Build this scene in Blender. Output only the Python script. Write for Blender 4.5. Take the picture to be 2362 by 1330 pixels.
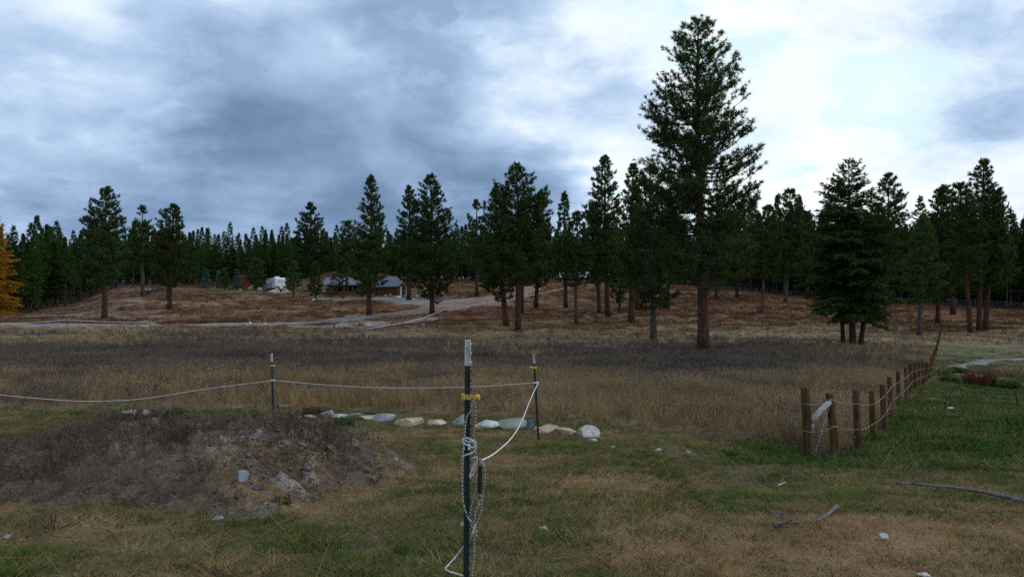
import bpy, math, random
import numpy as np
from math import radians, sin, cos, pi, sqrt
from mathutils import Vector

for o in list(bpy.data.objects):
    bpy.data.objects.remove(o)
scene = bpy.context.scene
COL = scene.collection
F, CX, H0, EYE = 1968.0, 1181.0, 735.0, 1.6      # focal length in photo pixels, centre column, horizon row, eye height

# ------------------------------------------------------------------ camera
cam_d = bpy.data.cameras.new('camera')
cam = bpy.data.objects.new('camera', cam_d)
COL.objects.link(cam)
cam.location = (0, 0, EYE)
cam.rotation_euler = (radians(90), 0, 0)
cam_d.sensor_width = 36
cam_d.lens = 36 * F / 2362
cam_d.shift_y = (H0 - 665) / 2362
cam_d.clip_start = 0.05
cam_d.clip_end = 6000
scene.camera = cam

# ------------------------------------------------------------------ node helper
class NT:
    def __init__(self, tree):
        self.t = tree
        tree.nodes.clear()
    def n(self, typ, ins=None, **props):
        nd = self.t.nodes.new(typ)
        for k, v in props.items():
            setattr(nd, k, v)
        for k, v in (ins or {}).items():
            s = nd.inputs[k]
            if isinstance(v, bpy.types.NodeSocket):
                self.t.links.new(v, s)
            else:
                s.default_value = v
        return nd
    def math(self, op, a, b=0.0, c=None, clamp=False):
        ins = {0: a, 1: b}
        if c is not None:
            ins[2] = c
        nd = self.n('ShaderNodeMath', ins, operation=op)
        nd.use_clamp = clamp
        return nd.outputs[0]
    def mix(self, f, a, b, blend='MIX'):
        nd = self.n('ShaderNodeMix', data_type='RGBA', blend_type=blend)
        for i, v in ((0, f), (6, a), (7, b)):
            if isinstance(v, bpy.types.NodeSocket):
                self.t.links.new(v, nd.inputs[i])
            else:
                nd.inputs[i].default_value = v
        return nd.outputs[2]
    def ramp(self, f, stops, interp='LINEAR'):
        nd = self.n('ShaderNodeValToRGB', {0: f})
        cr = nd.color_ramp
        cr.interpolation = interp
        while len(cr.elements) < len(stops):
            cr.elements.new(0.5)
        for e, (p, c) in zip(cr.elements, stops):
            e.position = p
            e.color = c if len(c) == 4 else (*c, 1)
        return nd.outputs[0]
    def rng(self, f, a, b, c=0.0, d=1.0, smooth=True):
        nd = self.n('ShaderNodeMapRange', {0: f, 1: a, 2: b, 3: c, 4: d})
        if smooth:
            nd.interpolation_type = 'SMOOTHSTEP'
        return nd.outputs[0]
    def noise(self, vec, scale, detail=4, rough=0.5, dist=0.0):
        ins = {'Scale': scale, 'Detail': detail, 'Roughness': rough, 'Distortion': dist}
        if vec is not None:
            ins['Vector'] = vec
        return self.n('ShaderNodeTexNoise', ins).outputs['Fac']

def C4(c):
    return (c[0], c[1], c[2], 1.0)

# ------------------------------------------------------------------ world: broken autumn overcast
SUN_ELEV, SUN_AZ = radians(38), radians(62)       # azimuth clockwise from +Y (view direction): sun veiled, front right
world = bpy.data.worlds.new('World')
scene.world = world
world.use_nodes = True
w = NT(world.node_tree)
out = w.n('ShaderNodeOutputWorld')
bg = w.n('ShaderNodeBackground')
w.t.links.new(bg.outputs[0], out.inputs[0])
bg.inputs['Strength'].default_value = 0.1
world.cycles.sampling_method = 'MANUAL'
world.cycles.sample_map_resolution = 256
sky = w.n('ShaderNodeTexSky', sky_type='NISHITA')
sky.sun_disc = False
sky.sun_elevation = SUN_ELEV
sky.sun_rotation = SUN_AZ
sky.air_density = 1.0
sky.dust_density = 1.5
tc = w.n('ShaderNodeTexCoord').outputs['Generated']
sep = w.n('ShaderNodeSeparateXYZ', {0: tc})
dx, dy, dz = sep.outputs
zz = w.math('ADD', w.math('MAXIMUM', dz, 0.0), 0.13)
pc = w.n('ShaderNodeCombineXYZ', {0: w.math('DIVIDE', dx, zz), 1: w.math('DIVIDE', dy, zz), 2: 0.0}).outputs[0]   # cloud deck seen in perspective
warp = w.n('ShaderNodeTexNoise', {'Vector': pc, 'Scale': 0.6, 'Detail': 3.0})
pw = w.n('ShaderNodeVectorMath', {0: pc, 1: w.n('ShaderNodeVectorMath', {0: warp.outputs['Color'], 3: 1.1}, operation='SCALE').outputs[0]}, operation='ADD').outputs[0]
n_big = w.noise(pw, 0.55, 4, 0.55)
n_mid = w.noise(pw, 1.7, 5, 0.55)
dn = w.n('ShaderNodeTexNoise', {'Vector': w.n('ShaderNodeVectorMath', {0: tc, 1: (1.0, 1.0, 1.9)}, operation='MULTIPLY').outputs[0], 'Scale': 3.2, 'Detail': 7.0, 'Roughness': 0.56})
n_fine = dn.outputs['Fac']
n_puff = w.noise(w.n('ShaderNodeVectorMath', {0: dn.outputs['Color'], 1: w.n('ShaderNodeVectorMath', {0: tc, 1: (9.0, 9.0, 15.0)}, operation='MULTIPLY').outputs[0]}, operation='ADD').outputs[0], 1.0, 5, 0.5)
off = w.n('ShaderNodeVectorMath', {0: dn.outputs['Color'], 1: (0.5, 0.5, 0.5)}, operation='SUBTRACT').outputs[0]
off = w.n('ShaderNodeVectorMath', {0: off, 3: 0.5}, operation='SCALE').outputs[0]
dwarp = w.n('ShaderNodeVectorMath', {0: tc, 1: off}, operation='ADD').outputs[0]
def lobe(col, row, radius, sx=1.0):
    """soft patch of thicker or thinner cloud round one compass direction and height"""
    v = Vector(((col - CX) / F, 1.0, (H0 - row) / F)).normalized()
    d = w.n('ShaderNodeVectorMath', {0: dwarp, 1: tuple(v)}, operation='SUBTRACT').outputs[0]
    d = w.n('ShaderNodeVectorMath', {0: d, 1: (1 / sx, 1.0, 1.0)}, operation='MULTIPLY').outputs[0]
    ln = w.n('ShaderNodeVectorMath', {0: d}, operation='LENGTH').outputs['Value']
    return w.rng(ln, 0.0, radius, 1.0, 0.0)
def add(*a):
    r = a[0]
    for b in a[1:]:
        r = w.math('ADD', r, b)
    return r
def mul(a, k):
    return w.math('MULTIPLY', a, k)
n_edge = w.rng(w.noise(pw, 0.8, 8, 0.6), 0.45, 0.56)
bright = add(0.395,
             mul(n_edge, 0.10), mul(w.rng(w.noise(dwarp, 4.5, 7, 0.58), 0.46, 0.60), 0.09),
             mul(w.math('SUBTRACT', n_big, 0.5), 0.30), mul(w.math('SUBTRACT', n_mid, 0.5), 0.42), mul(w.math('SUBTRACT', n_fine, 0.5), 0.55), mul(w.math('SUBTRACT', n_puff, 0.5), 0.34),
             mul(w.rng(dx, -0.10, 0.45), 0.20), mul(w.rng(dz, 0.02, 0.35), 0.10),
             mul(lobe(2150, 330, 0.36, 1.5), 0.26), mul(lobe(1520, 280, 0.28, 1.2), 0.20), mul(lobe(1990, 110, 0.16, 1.2), 0.20),
             mul(lobe(100, 60, 0.22), 0.26), mul(lobe(640, 40, 0.20), 0.20), mul(lobe(330, 300, 0.40, 1.9), -0.07), mul(lobe(820, 310, 0.14, 1.3), 0.18),
             mul(lobe(1100, 170, 0.26, 1.4), -0.10), mul(lobe(250, 430, 0.36, 1.8), -0.12), mul(lobe(2210, 150, 0.20, 1.5), -0.40))
cloud = w.ramp(bright, [(0.05, (1.2, 1.95, 3.2)), (0.28, (2.0, 3.05, 4.85)), (0.46, (3.15, 4.5, 6.7)), (0.64, (5.1, 6.7, 9.0)), (0.80, (8.3, 9.4, 10.5)), (0.95, (10.5, 10.9, 11.2))])
hole = w.math('MULTIPLY', w.rng(add(n_mid, mul(lobe(1800, 110, 0.20, 1.3), 0.22), mul(lobe(1470, 150, 0.10, 1.2), 0.14), mul(lobe(2090, 265, 0.10, 1.6), 0.2)), 0.60, 0.74), w.rng(bright, 0.55, 0.78))
skyc = w.mix(0.8, sky.outputs[0], (6.6, 9.9, 10.4, 1))
col = w.mix(w.math('MULTIPLY', hole, w.rng(n_puff, 0.35, 0.6, 0.2, 0.7)), cloud, skyc)
w.t.links.new(col, bg.inputs['Color'])

sun_d = bpy.data.lights.new('sun', 'SUN')
sun_d.energy = 1.1
sun_d.angle = radians(25)
sun_d.color = (1.0, 0.95, 0.88)
sun = bpy.data.objects.new('sun', sun_d)
COL.objects.link(sun)
sd = Vector((sin(SUN_AZ) * cos(SUN_ELEV), cos(SUN_AZ) * cos(SUN_ELEV), sin(SUN_ELEV)))
sun.rotation_euler = (-sd).to_track_quat('-Z', 'Y').to_euler()

vs = scene.view_settings
vs.view_transform = 'Standard'
vs.look = 'None'
vs.exposure = 0.0
vs.gamma = 1.0
vs.use_curve_mapping = False
scene.cycles.max_bounces = 4
scene.cycles.diffuse_bounces = 1
scene.cycles.transparent_max_bounces = 4
scene.cycles.use_adaptive_sampling = True
scene.cycles.adaptive_threshold = 0.02
scene.cycles.use_denoising = False

# ------------------------------------------------------------------ numpy noise
_rs = np.random.RandomState(7)
_tab = _rs.rand(512, 512)
def vnoise(x, y, s=0):
    x = np.asarray(x, float) + 37.3 * s + 1000
    y = np.asarray(y, float) + 91.7 * s + 1000
    xi, yi = np.floor(x).astype(int), np.floor(y).astype(int)
    fx, fy = x - xi, y - yi
    fx = fx * fx * (3 - 2 * fx)
    fy = fy * fy * (3 - 2 * fy)
    a, b = _tab[xi % 512, yi % 512], _tab[(xi + 1) % 512, yi % 512]
    c, d = _tab[xi % 512, (yi + 1) % 512], _tab[(xi + 1) % 512, (yi + 1) % 512]
    return (a * (1 - fx) + b * fx) * (1 - fy) + (c * (1 - fx) + d * fx) * fy
def fbm(x, y, s=0, o=4):
    r, a, t = 0, 0.5, 0
    for i in range(o):
        r = r + a * vnoise(np.asarray(x) * 2 ** i, np.asarray(y) * 2 ** i, s + i * 3)
        t += a
        a *= 0.5
    return r / t
def sstep(x, a, b):
    t = np.clip((np.asarray(x, float) - a) / (b - a), 0, 1)
    return t * t * (3 - 2 * t)

# ------------------------------------------------------------------ terrain (surveyed as depth -> row for a fan of bearings)
NEAR_L = [(-400, 0.4), (-40, 0.15), (0, 0.0), (5, 0.0), (8, -0.10), (12, -0.28)]
NEAR_R = [(-400, 0.4), (-40, 0.15), (0, 0.0), (5, -0.02), (8, -0.24), (11, -0.55)]
FAN = {
 -900: (NEAR_L, [(16,995),(25,898),(40,835),(60,800),(85,768),(98,751),(104,746),(120,741),(165,730),(200,716),(260,695),(320,668)]),
 0:    (NEAR_L, [(16,995),(25,898),(40,835),(60,800),(85,768),(98,751),(104,746),(120,740),(165,728),(200,712),(260,690),(320,665)]),
 150:  (NEAR_L, [(16,995),(25,898),(40,835),(60,800),(85,768),(98,752),(104,747),(120,739),(165,718),(200,693),(260,668),(320,650)]),
 300:  (NEAR_L, [(16,995),(25,898),(40,835),(60,800),(85,767),(98,752),(104,748),(120,734),(145,703),(175,672),(195,661),(260,654),(320,648)]),
 600:  (NEAR_L, [(16,993),(25,898),(40,835),(60,800),(85,766),(100,753),(107,747),(114,735),(155,692),(175,674),(190,666),(250,655),(320,648)]),
 850:  (NEAR_L, [(16,993),(25,900),(40,836),(60,799),(85,766),(100,756),(115,740),(122,732),(130,723),(165,692),(180,683),(200,668),(230,655),(320,642)]),
 1000: (NEAR_L, [(16,993),(25,900),(40,836),(60,798),(85,766),(105,745),(122,724),(135,712),(150,700),(170,686),(200,664),(230,652),(320,640)]),
 1200: (NEAR_L, [(16,995),(25,902),(40,838),(60,797),(88,766),(105,745),(130,718),(155,695),(180,674),(215,650),(320,638)]),
 1450: (NEAR_L, [(16,1000),(25,905),(40,838),(60,794),(80,770),(105,743),(140,709),(180,672),(220,650),(320,635)]),
 1650: (NEAR_R, [(16,1008),(25,910),(40,844),(52,810),(70,785),(90,760),(130,719),(165,690),(210,662),(320,640)]),
 1900: (NEAR_R, [(14.5,1052),(20,955),(30,884),(45,828),(65,796),(82,769),(105,740),(150,701),(180,686),(220,672),(320,650)]),
 2165: (NEAR_R, [(14.5,1066),(20,968),(33,880),(50,827),(75,788),(95,764),(115,744),(145,716),(175,702),(220,690),(320,660)]),
 2362: (NEAR_R, [(14.5,1068),(20,972),(33,885),(50,832),(75,792),(92,770),(125,736),(160,712),(190,702),(320,665)]),
 3300: (NEAR_R, [(14.5,1068),(20,972),(33,885),(50,832),(75,792),(92,770),(125,736),(160,712),(190,702),(320,665)]),
}
YS = np.concatenate([np.linspace(-400, 0, 41)[:-1], np.linspace(0, 60, 241)[:-1], np.linspace(60, 340, 561)[:-1], np.geomspace(340, 4000, 60)])
_cols, _zs = [], []
for c, (near, far) in FAN.items():
    p = list(near) + [(y, EYE - (r - H0) * y / F) for y, r in far]
    p += [(420, p[-1][1] + 4), (700, p[-1][1] + 10), (4000, p[-1][1] + 14)]
    a = np.array(p)
    z = np.interp(YS, a[:, 0], a[:, 1])
    zs = z.copy()
    for k in range(2):                      # round the corners of the profile, more so further out
        wdt = np.clip(np.abs(YS) * 0.05, 0.6, 30)
        zs = (np.interp(YS - wdt, YS, zs) + 2 * zs + np.interp(YS + wdt, YS, zs)) / 4
    _cols.append(c)
    _zs.append(zs)
_cols, _zs = np.array(_cols, float), np.array(_zs)
def base_z(X, Y):
    X, Y = np.asarray(X, float), np.asarray(Y, float)
    c = np.clip(CX + F * X / np.maximum(Y, 7.0), _cols[0], _cols[-1] - 1e-6)
    i = np.clip(np.searchsorted(_cols, c, side='right') - 1, 0, len(_cols) - 2)
    t = (c - _cols[i]) / (_cols[i + 1] - _cols[i])
    t = t * t * (3 - 2 * t)
    j = np.clip(np.searchsorted(YS, Y, side='right') - 1, 0, len(YS) - 2)
    u = np.clip((Y - YS[j]) / (YS[j + 1] - YS[j]), 0, 1)
    za = _zs[i, j] * (1 - u) + _zs[i, j + 1] * u
    zb = _zs[i + 1, j] * (1 - u) + _zs[i + 1, j + 1] * u
    return za * (1 - t) + zb * t
def ground_z(X, Y):
    X, Y = np.asarray(X, float), np.asarray(Y, float)
    z = base_z(X, Y)
    R = np.hypot(X, Y)
    z = z + (fbm(X * 0.9, Y * 0.9, 1, 3) - 0.5) * 0.10 * np.clip(R / 8, 0.3, 1) + (fbm(X * 0.13, Y * 0.13, 5, 3) - 0.5) * np.clip((R - 20) / 60, 0, 1) * 0.7
    z = z + 4.2 * np.exp(-(((X + 41) / 13) ** 2 + ((Y - 218) / 16) ** 2))         # knoll behind the house
    return z
def gz(x, y):
    return float(ground_z(np.array([x]), np.array([y]))[0])
def at(px, row, y0=3.0, y1=330.0):
    """point of the terrain that a bearing (column) meets at the surveyed row"""
    ys = np.concatenate([np.linspace(y0, 60, 1500), np.linspace(60, y1, 2500)])
    ys = ys[ys >= y0]
    xs = (px - CX) * ys / F
    rows = H0 - F * (ground_z(xs, ys) - EYE) / ys
    k = int(np.argmax(rows <= row)) if (rows <= row).any() else len(ys) - 1
    return Vector((xs[k], ys[k], gz(xs[k], ys[k])))
def onY(px, Y):
    x = (px - CX) * Y / F
    return Vector((x, Y, gz(x, Y)))
def pt(px, row, Y):
    return Vector(((px - CX) * Y / F, Y, EYE - (row - H0) * Y / F))

# ------------------------------------------------------------------ mesh builder
class MB:
    def __init__(self):
        self.v, self.q, self.t, self.a, self.n = [], [], [], [], 0
        self.qm, self.tm = [], []
    def add(self, v, q=None, t=None, a=0.5, m=0):
        v = np.asarray(v, float).reshape(-1, 3)
        self.v.append(v)
        if q is not None and len(q):
            self.q.append(np.asarray(q, int).reshape(-1, 4) + self.n)
            self.qm.append(np.full(len(self.q[-1]), m))
        if t is not None and len(t):
            self.t.append(np.asarray(t, int).reshape(-1, 3) + self.n)
            self.tm.append(np.full(len(self.t[-1]), m))
        self.a.append(np.broadcast_to(np.asarray(a, float), (len(v),)).copy())
        self.n += len(v)
    def tube(self, pts, rad, sides=6, a=0.5, cap=True):
        p = np.asarray([tuple(x) for x in pts], float)
        r = np.broadcast_to(np.asarray(rad, float), (len(p),))
        d = np.gradient(p, axis=0)
        d /= np.linalg.norm(d, axis=1)[:, None] + 1e-9
        ref = np.array([0, 0, 1.0]) if abs(d[:, 2]).mean() < 0.8 else np.array([1.0, 0, 0])
        s = np.cross(d, ref)
        s /= np.linalg.norm(s, axis=1)[:, None] + 1e-9
        u = np.cross(s, d)
        ang = np.arange(sides) * 2 * pi / sides
        ring = p[:, None] + r[:, None, None] * (np.cos(ang)[None, :, None] * s[:, None] + np.sin(ang)[None, :, None] * u[:, None])
        n = len(p)
        i, j = np.meshgrid(np.arange(n - 1), np.arange(sides), indexing='ij')
        j2 = (j + 1) % sides
        q = np.stack([i * sides + j, (i + 1) * sides + j, (i + 1) * sides + j2, i * sides + j2], -1).reshape(-1, 4)
        v = ring.reshape(-1, 3)
        tris = []
        if cap:
            v = np.vstack([v, p[0], p[-1]])
            c0, c1 = n * sides, n * sides + 1
            tris = [(c0, k, (k + 1) % sides) for k in range(sides)] + [(c1, (n - 1) * sides + (k + 1) % sides, (n - 1) * sides + k) for k in range(sides)]
        self.add(v, q, tris, a)
    def box(self, c, s, rot=0.0, a=0.5, tilt=None):
        x, y, z = s[0] / 2, s[1] / 2, s[2] / 2
        v = np.array([(-x, -y, -z), (x, -y, -z), (x, y, -z), (-x, y, -z), (-x, -y, z), (x, -y, z), (x, y, z), (-x, y, z)])
        if tilt is not None:
            ax, an = tilt
            from mathutils import Matrix
            m = np.array(Matrix.Rotation(an, 3, ax))
            v = v @ m.T
        cr, sr = cos(rot), sin(rot)
        v = v @ np.array([[cr, -sr, 0], [sr, cr, 0], [0, 0, 1]]).T + np.asarray(tuple(c), float)
        self.add(v, [(0, 3, 2, 1), (4, 5, 6, 7), (0, 1, 5, 4), (1, 2, 6, 5), (2, 3, 7, 6), (3, 0, 4, 7)], a=a)
    def join(self, o, m):
        """take over another builder's faces as material slot m"""
        if not o.v:
            return self
        v = np.vstack(o.v)
        self.add(v, np.vstack(o.q) if o.q else None, np.vstack(o.t) if o.t else None, np.concatenate(o.a), m)
        return self
    def mesh(self, name, mat, smooth=True, colors=None):
        me = bpy.data.meshes.new(name)
        v = np.vstack(self.v)
        q = np.vstack(self.q) if self.q else np.zeros((0, 4), int)
        t = np.vstack(self.t) if self.t else np.zeros((0, 3), int)
        me.vertices.add(len(v))
        me.vertices.foreach_set('co', v.astype(np.float32).ravel())
        nl = len(q) * 4 + len(t) * 3
        me.loops.add(nl)
        me.loops.foreach_set('vertex_index', np.concatenate([q.ravel(), t.ravel()]).astype(np.int32))
        me.polygons.add(len(q) + len(t))
        me.polygons.foreach_set('loop_start', np.concatenate([np.arange(len(q)) * 4, len(q) * 4 + np.arange(len(t)) * 3]).astype(np.int32))
        me.update(calc_edges=True)
        me.polygons.foreach_set('use_smooth', np.full(len(q) + len(t), smooth))
        at_ = me.attributes.new('rnd', 'FLOAT', 'POINT')
        at_.data.foreach_set('value', np.concatenate(self.a).astype(np.float32))
        if colors is not None:
            ca = me.attributes.new('soil', 'FLOAT_COLOR', 'POINT')
            ca.data.foreach_set('color', np.hstack([colors, np.ones((len(colors), 1))]).astype(np.float32).ravel())
        for x in (mat if isinstance(mat, (list, tuple)) else [mat]):
            me.materials.append(x)
        mi = np.concatenate(self.qm + self.tm)
        if mi.any():
            me.polygons.foreach_set('material_index', mi.astype(np.int32))
        return me
    def build(self, name, mat, parent=None, smooth=True, colors=None):
        o = bpy.data.objects.new(name, self.mesh(name, mat, smooth, colors))
        COL.objects.link(o)
        if parent is not None:
            o.parent = parent
        return o

def tag(o, label=None, cat=None, group=None, kind=None):
    if label: o['label'] = label
    if cat: o['category'] = cat
    if group: o['group'] = group
    if kind: o['kind'] = kind
    return o
def thing(name, loc, label, cat, group=None, rz=0.0):
    o = bpy.data.objects.new(name, None)
    o.empty_display_size = 0.2
    o.location = loc
    o.rotation_euler = (0, 0, rz)
    COL.objects.link(o)
    return tag(o, label, cat, group)

# ------------------------------------------------------------------ materials
def new_mat(name):
    m = bpy.data.materials.new(name)
    m.use_nodes = True
    nt = NT(m.node_tree)
    o = nt.n('ShaderNodeOutputMaterial')
    return m, nt, o
def princ(nt, o, color, rough=0.8, spec=0.2, normal=None, metal=0.0):
    b = nt.n('ShaderNodeBsdfPrincipled', {'Roughness': rough, 'Metallic': metal})
    b.inputs['Specular IOR Level'].default_value = spec
    if isinstance(color, bpy.types.NodeSocket):
        nt.t.links.new(color, b.inputs['Base Color'])
    else:
        b.inputs['Base Color'].default_value = C4(color)
    if normal is not None:
        nt.t.links.new(normal, b.inputs['Normal'])
    nt.t.links.new(b.outputs[0], o.inputs[0])
    return b
def noisy(name, c1, c2, scale=6.0, rough=0.85, spec=0.2, bump=0.3, stretch=(1, 1, 1), detail=6, lo=0.35, hi=0.65, coord='Object', metal=0.0, c3=None):
    m, nt, o = new_mat(name)
    v = nt.n('ShaderNodeTexCoord').outputs[coord]
    v = nt.n('ShaderNodeMapping', {'Vector': v, 'Scale': stretch}).outputs[0]
    f = nt.noise(v, scale, detail, 0.6)
    c = nt.mix(nt.rng(f, lo, hi), C4(c1), C4(c2))
    if c3 is not None:
        c = nt.mix(nt.rng(nt.noise(v, scale * 3.1, 5, 0.6), 0.55, 0.7), c, C4(c3))
    nm = None
    if bump:
        nm = nt.n('ShaderNodeBump', {'Strength': bump, 'Distance': 0.02, 'Height': f}).outputs[0]
    princ(nt, o, c, rough, spec, nm, metal)
    return m
def plain(name, c, rough=0.5, spec=0.3, metal=0.0, var=0.12):
    return noisy(name, tuple(x * (1 - var) for x in c), tuple(min(1, x * (1 + var)) for x in c), 9.0, rough, spec, 0.05, metal=metal)

def leafy(name, dark, light, hi=None, transl=0.25):
    """needles / blades: colour varies from clump to clump and tree to tree"""
    m, nt, o = new_mat(name)
    r = nt.n('ShaderNodeAttribute', attribute_name='rnd').outputs['Fac']
    oi = nt.n('ShaderNodeObjectInfo').outputs['Random']
    pos = nt.n('ShaderNodeNewGeometry').outputs['Position']
    f = nt.math('ADD', nt.math('MULTIPLY', r, 0.65), nt.math('MULTIPLY', nt.noise(pos, 0.45, 3), 0.5))
    c = nt.ramp(f, [(0.2, dark), (0.75, light), (1.0, hi or light)])
    hsv = nt.n('ShaderNodeHueSaturation', {'Hue': nt.rng(oi, 0, 1, 0.485, 0.515, False), 'Value': nt.rng(oi, 0, 1, 0.8, 1.2, False), 'Color': c})
    d = nt.n('ShaderNodeBsdfDiffuse', {'Color': hsv.outputs[0]})
    t = nt.n('ShaderNodeBsdfTranslucent', {'Color': hsv.outputs[0]})
    x = nt.n('ShaderNodeMixShader', {0: transl, 1: d.outputs[0], 2: t.outputs[0]})
    nt.t.links.new(x.outputs[0], o.inputs[0])
    return m
M = {}
M['pine'] = leafy('pine_needles', (0.028, 0.048, 0.017), (0.072, 0.110, 0.032), (0.115, 0.150, 0.042))
M['fir'] = leafy('fir_needles', (0.026, 0.046, 0.015), (0.066, 0.104, 0.027), (0.105, 0.145, 0.038))
M['forest'] = leafy('forest_needles', (0.022, 0.050, 0.015), (0.064, 0.120, 0.028), (0.115, 0.170, 0.038))
M['spruce'] = leafy('blue_spruce_needles', (0.045, 0.08, 0.08), (0.11, 0.165, 0.16), (0.15, 0.20, 0.19))
M['larch'] = leafy('golden_larch_needles', (0.26, 0.13, 0.012), (0.62, 0.36, 0.03), (0.78, 0.50, 0.06))
M['shrub'] = leafy('shrub_leaves', (0.03, 0.06, 0.015), (0.09, 0.15, 0.04), (0.13, 0.19, 0.05))
M['rust'] = leafy('rust_shrub_leaves', (0.07, 0.03, 0.012), (0.19, 0.085, 0.035), (0.24, 0.12, 0.05))

def bark(name, c1, c2):
    m, nt, o = new_mat(name)
    v = nt.n('ShaderNodeTexCoord').outputs['Object']
    v = nt.n('ShaderNodeMapping', {'Vector': v, 'Scale': (1, 1, 0.28)}).outputs[0]
    vo = nt.n('ShaderNodeTexVoronoi', {'Vector': v, 'Scale': 9.0}, feature='DISTANCE_TO_EDGE').outputs['Distance']
    nn = nt.noise(v, 5, 6, 0.6)
    f = nt.math('MULTIPLY', nt.rng(vo, 0.0, 0.22), nt.rng(nn, 0.25, 0.7))
    c = nt.mix(f, C4(c2), C4(c1))
    nm = nt.n('ShaderNodeBump', {'Strength': 0.7, 'Distance': 0.04, 'Height': f}).outputs[0]
    princ(nt, o, c, 0.95, 0.05, nm)
    return m
M['bark_orange'] = bark('orange_pine_bark', (0.165, 0.075, 0.045), (0.04, 0.025, 0.02))
M['bark_brown'] = bark('brown_pine_bark', (0.13, 0.07, 0.045), (0.035, 0.024, 0.02))
M['bark_grey'] = bark('grey_bark', (0.15, 0.125, 0.11), (0.05, 0.04, 0.035))
M['twig'] = noisy('limb_bark', (0.03, 0.024, 0.02), (0.075, 0.055, 0.045), 8, 0.95, 0.05)

# ground: zone colour carried by the survey points, mottled by noise
def ground_mat(name, attr=True, c=None, gravel=0.0, bumps=0.6):
    m, nt, o = new_mat(name)
    pos = nt.n('ShaderNodeNewGeometry').outputs['Position']
    base = nt.n('ShaderNodeAttribute', attribute_name='soil').outputs['Color'] if attr else C4(c)
    a = nt.noise(pos, 0.35, 3, 0.6)
    b = nt.noise(pos, 3.0, 4, 0.65)
    d = nt.noise(pos, 26.0, 2, 0.7)
    k = nt.math('ADD', nt.math('ADD', nt.rng(a, 0.3, 0.7, 0.72, 1.18, False), nt.rng(b, 0.3, 0.7, -0.28, 0.28, False)), nt.rng(d, 0.3, 0.7, -0.35, 0.35, False))
    kk = nt.n('ShaderNodeCombineColor', {0: k, 1: k, 2: k}).outputs[0]
    cc = nt.mix(1.0, base, kk, 'MULTIPLY')
    h = nt.math('ADD', b, nt.math('MULTIPLY', d, 0.6))
    if gravel:
        vo = nt.n('ShaderNodeSeparateColor', {0: nt.n('ShaderNodeTexVoronoi', {'Vector': pos, 'Scale': gravel}).outputs['Color']}).outputs[0]
        vg = nt.rng(vo, 0, 1, 0.55, 1.5, False)
        cc = nt.mix(0.6, cc, nt.mix(1.0, cc, nt.n('ShaderNodeCombineColor', {0: vg, 1: vg, 2: vg}).outputs[0], 'MULTIPLY'))
    nm = nt.n('ShaderNodeBump', {'Strength': bumps, 'Distance': 0.06, 'Height': h}).outputs[0]
    princ(nt, o, cc, 0.95, 0.05, nm)
    return m
M['ground'] = ground_mat('field_ground')
M['road'] = ground_mat('road_gravel', False, (0.205, 0.195, 0.19), 5.0)
M['bank'] = ground_mat('pale_gravel_bank', False, (0.25, 0.24, 0.23), 2.5)
M['dirt'] = ground_mat('mound_dirt', True, None, 9.0, 0.9)
M['mud'] = ground_mat('creek_mud', False, (0.20, 0.195, 0.19), 3.0)
M['red_dirt'] = ground_mat('red_dirt_road', False, (0.215, 0.145, 0.118), 4.0)

# ------------------------------------------------------------------ zones
FENCE_PX = [(1866,1058,893,-9),(1928,1052,906,-15),(1981,1040,898,-7),(2014,1007,900,-4),(2040,992,885,-5),(2055,964,868,-3),(2074,935,855,-3),(2091,920,847,-2),
            (2101,903,838,-1),(2111,896,835,-1),(2120,889,834,0),(2130,885,834,0),(2137,879,835,0),(2143,872,838,0),(2147,856,824,0),(2150,845,818,0),(2155,832,806,0),(2159,820,795,0),
            (2162,808,784,0),(2165,796,773,0),(2167,785,763,0),(2169,775,754,0),(2171,765,745,0),(2173,756,737,0)]
FENCE = [at(p[0], p[1]) for p in FENCE_PX]
_fx = np.array([v.x for v in FENCE]); _fy = np.array([v.y for v in FENCE])
def fence_side(X, Y):           # > 0 on the mown side, right of the post fence
    fx = np.interp(Y, _fy, _fx)
    fx = np.where(Y < _fy[0], _fx[0] + (_fy[0] - Y) * 0.1, fx)
    return X - fx
def edge_y(X):                  # where the mown yard ends and the tall grass begins
    return np.interp(X, [-30, -12, -5.2, -2, 1.6, 4.8, 5.4, 40], [21, 20, 20, 19.2, 17.6, 15.4, 12.0, 11]) + (fbm(np.asarray(X) * 0.7, np.asarray(X) * 0.1, 3, 2) - 0.5) * 1.2
ROAD = [at(p, r) for p, r in [(-60,749),(60,749),(200,750),(330,750),(450,750),(600,749),(700,745),(780,739),(860,731),(930,723),(1000,713)]]
ROAD = [onY(-700, 103), onY(-350, 102)] + ROAD
ROAD2 = ROAD[-3:] + [at(p, r) for p, r in [(1050,706),(1100,698),(1150,688),(1190,676),(1215,662)]]
def poly_dist(X, Y, P):
    d = np.full(np.shape(X), 1e9)
    for a, b in zip(P[:-1], P[1:]):
        ab = np.array([b.x - a.x, b.y - a.y]); L = (ab ** 2).sum() + 1e-9
        t = np.clip(((X - a.x) * ab[0] + (Y - a.y) * ab[1]) / L, 0, 1)
        d = np.minimum(d, np.hypot(X - a.x - t * ab[0], Y - a.y - t * ab[1]))
    return d
PAD = [at(760, 688), at(850, 687), at(930, 692), at(1000, 700), at(1080, 690)]
FORE = {'lawn': (0.088, 0.075, 0.036), 'straw': (0.20, 0.135, 0.075), 'tan': (0.21, 0.16, 0.10), 'weed': (0.125, 0.105, 0.085),
        'orange': (0.15, 0.075, 0.04), 'forest': (0.085, 0.062, 0.045), 'gravel': (0.21, 0.20, 0.195), 'olive': (0.125, 0.115, 0.066), 'pinkish': (0.22, 0.165, 0.135), 'yardgreen': (0.10, 0.105, 0.05)}
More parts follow.
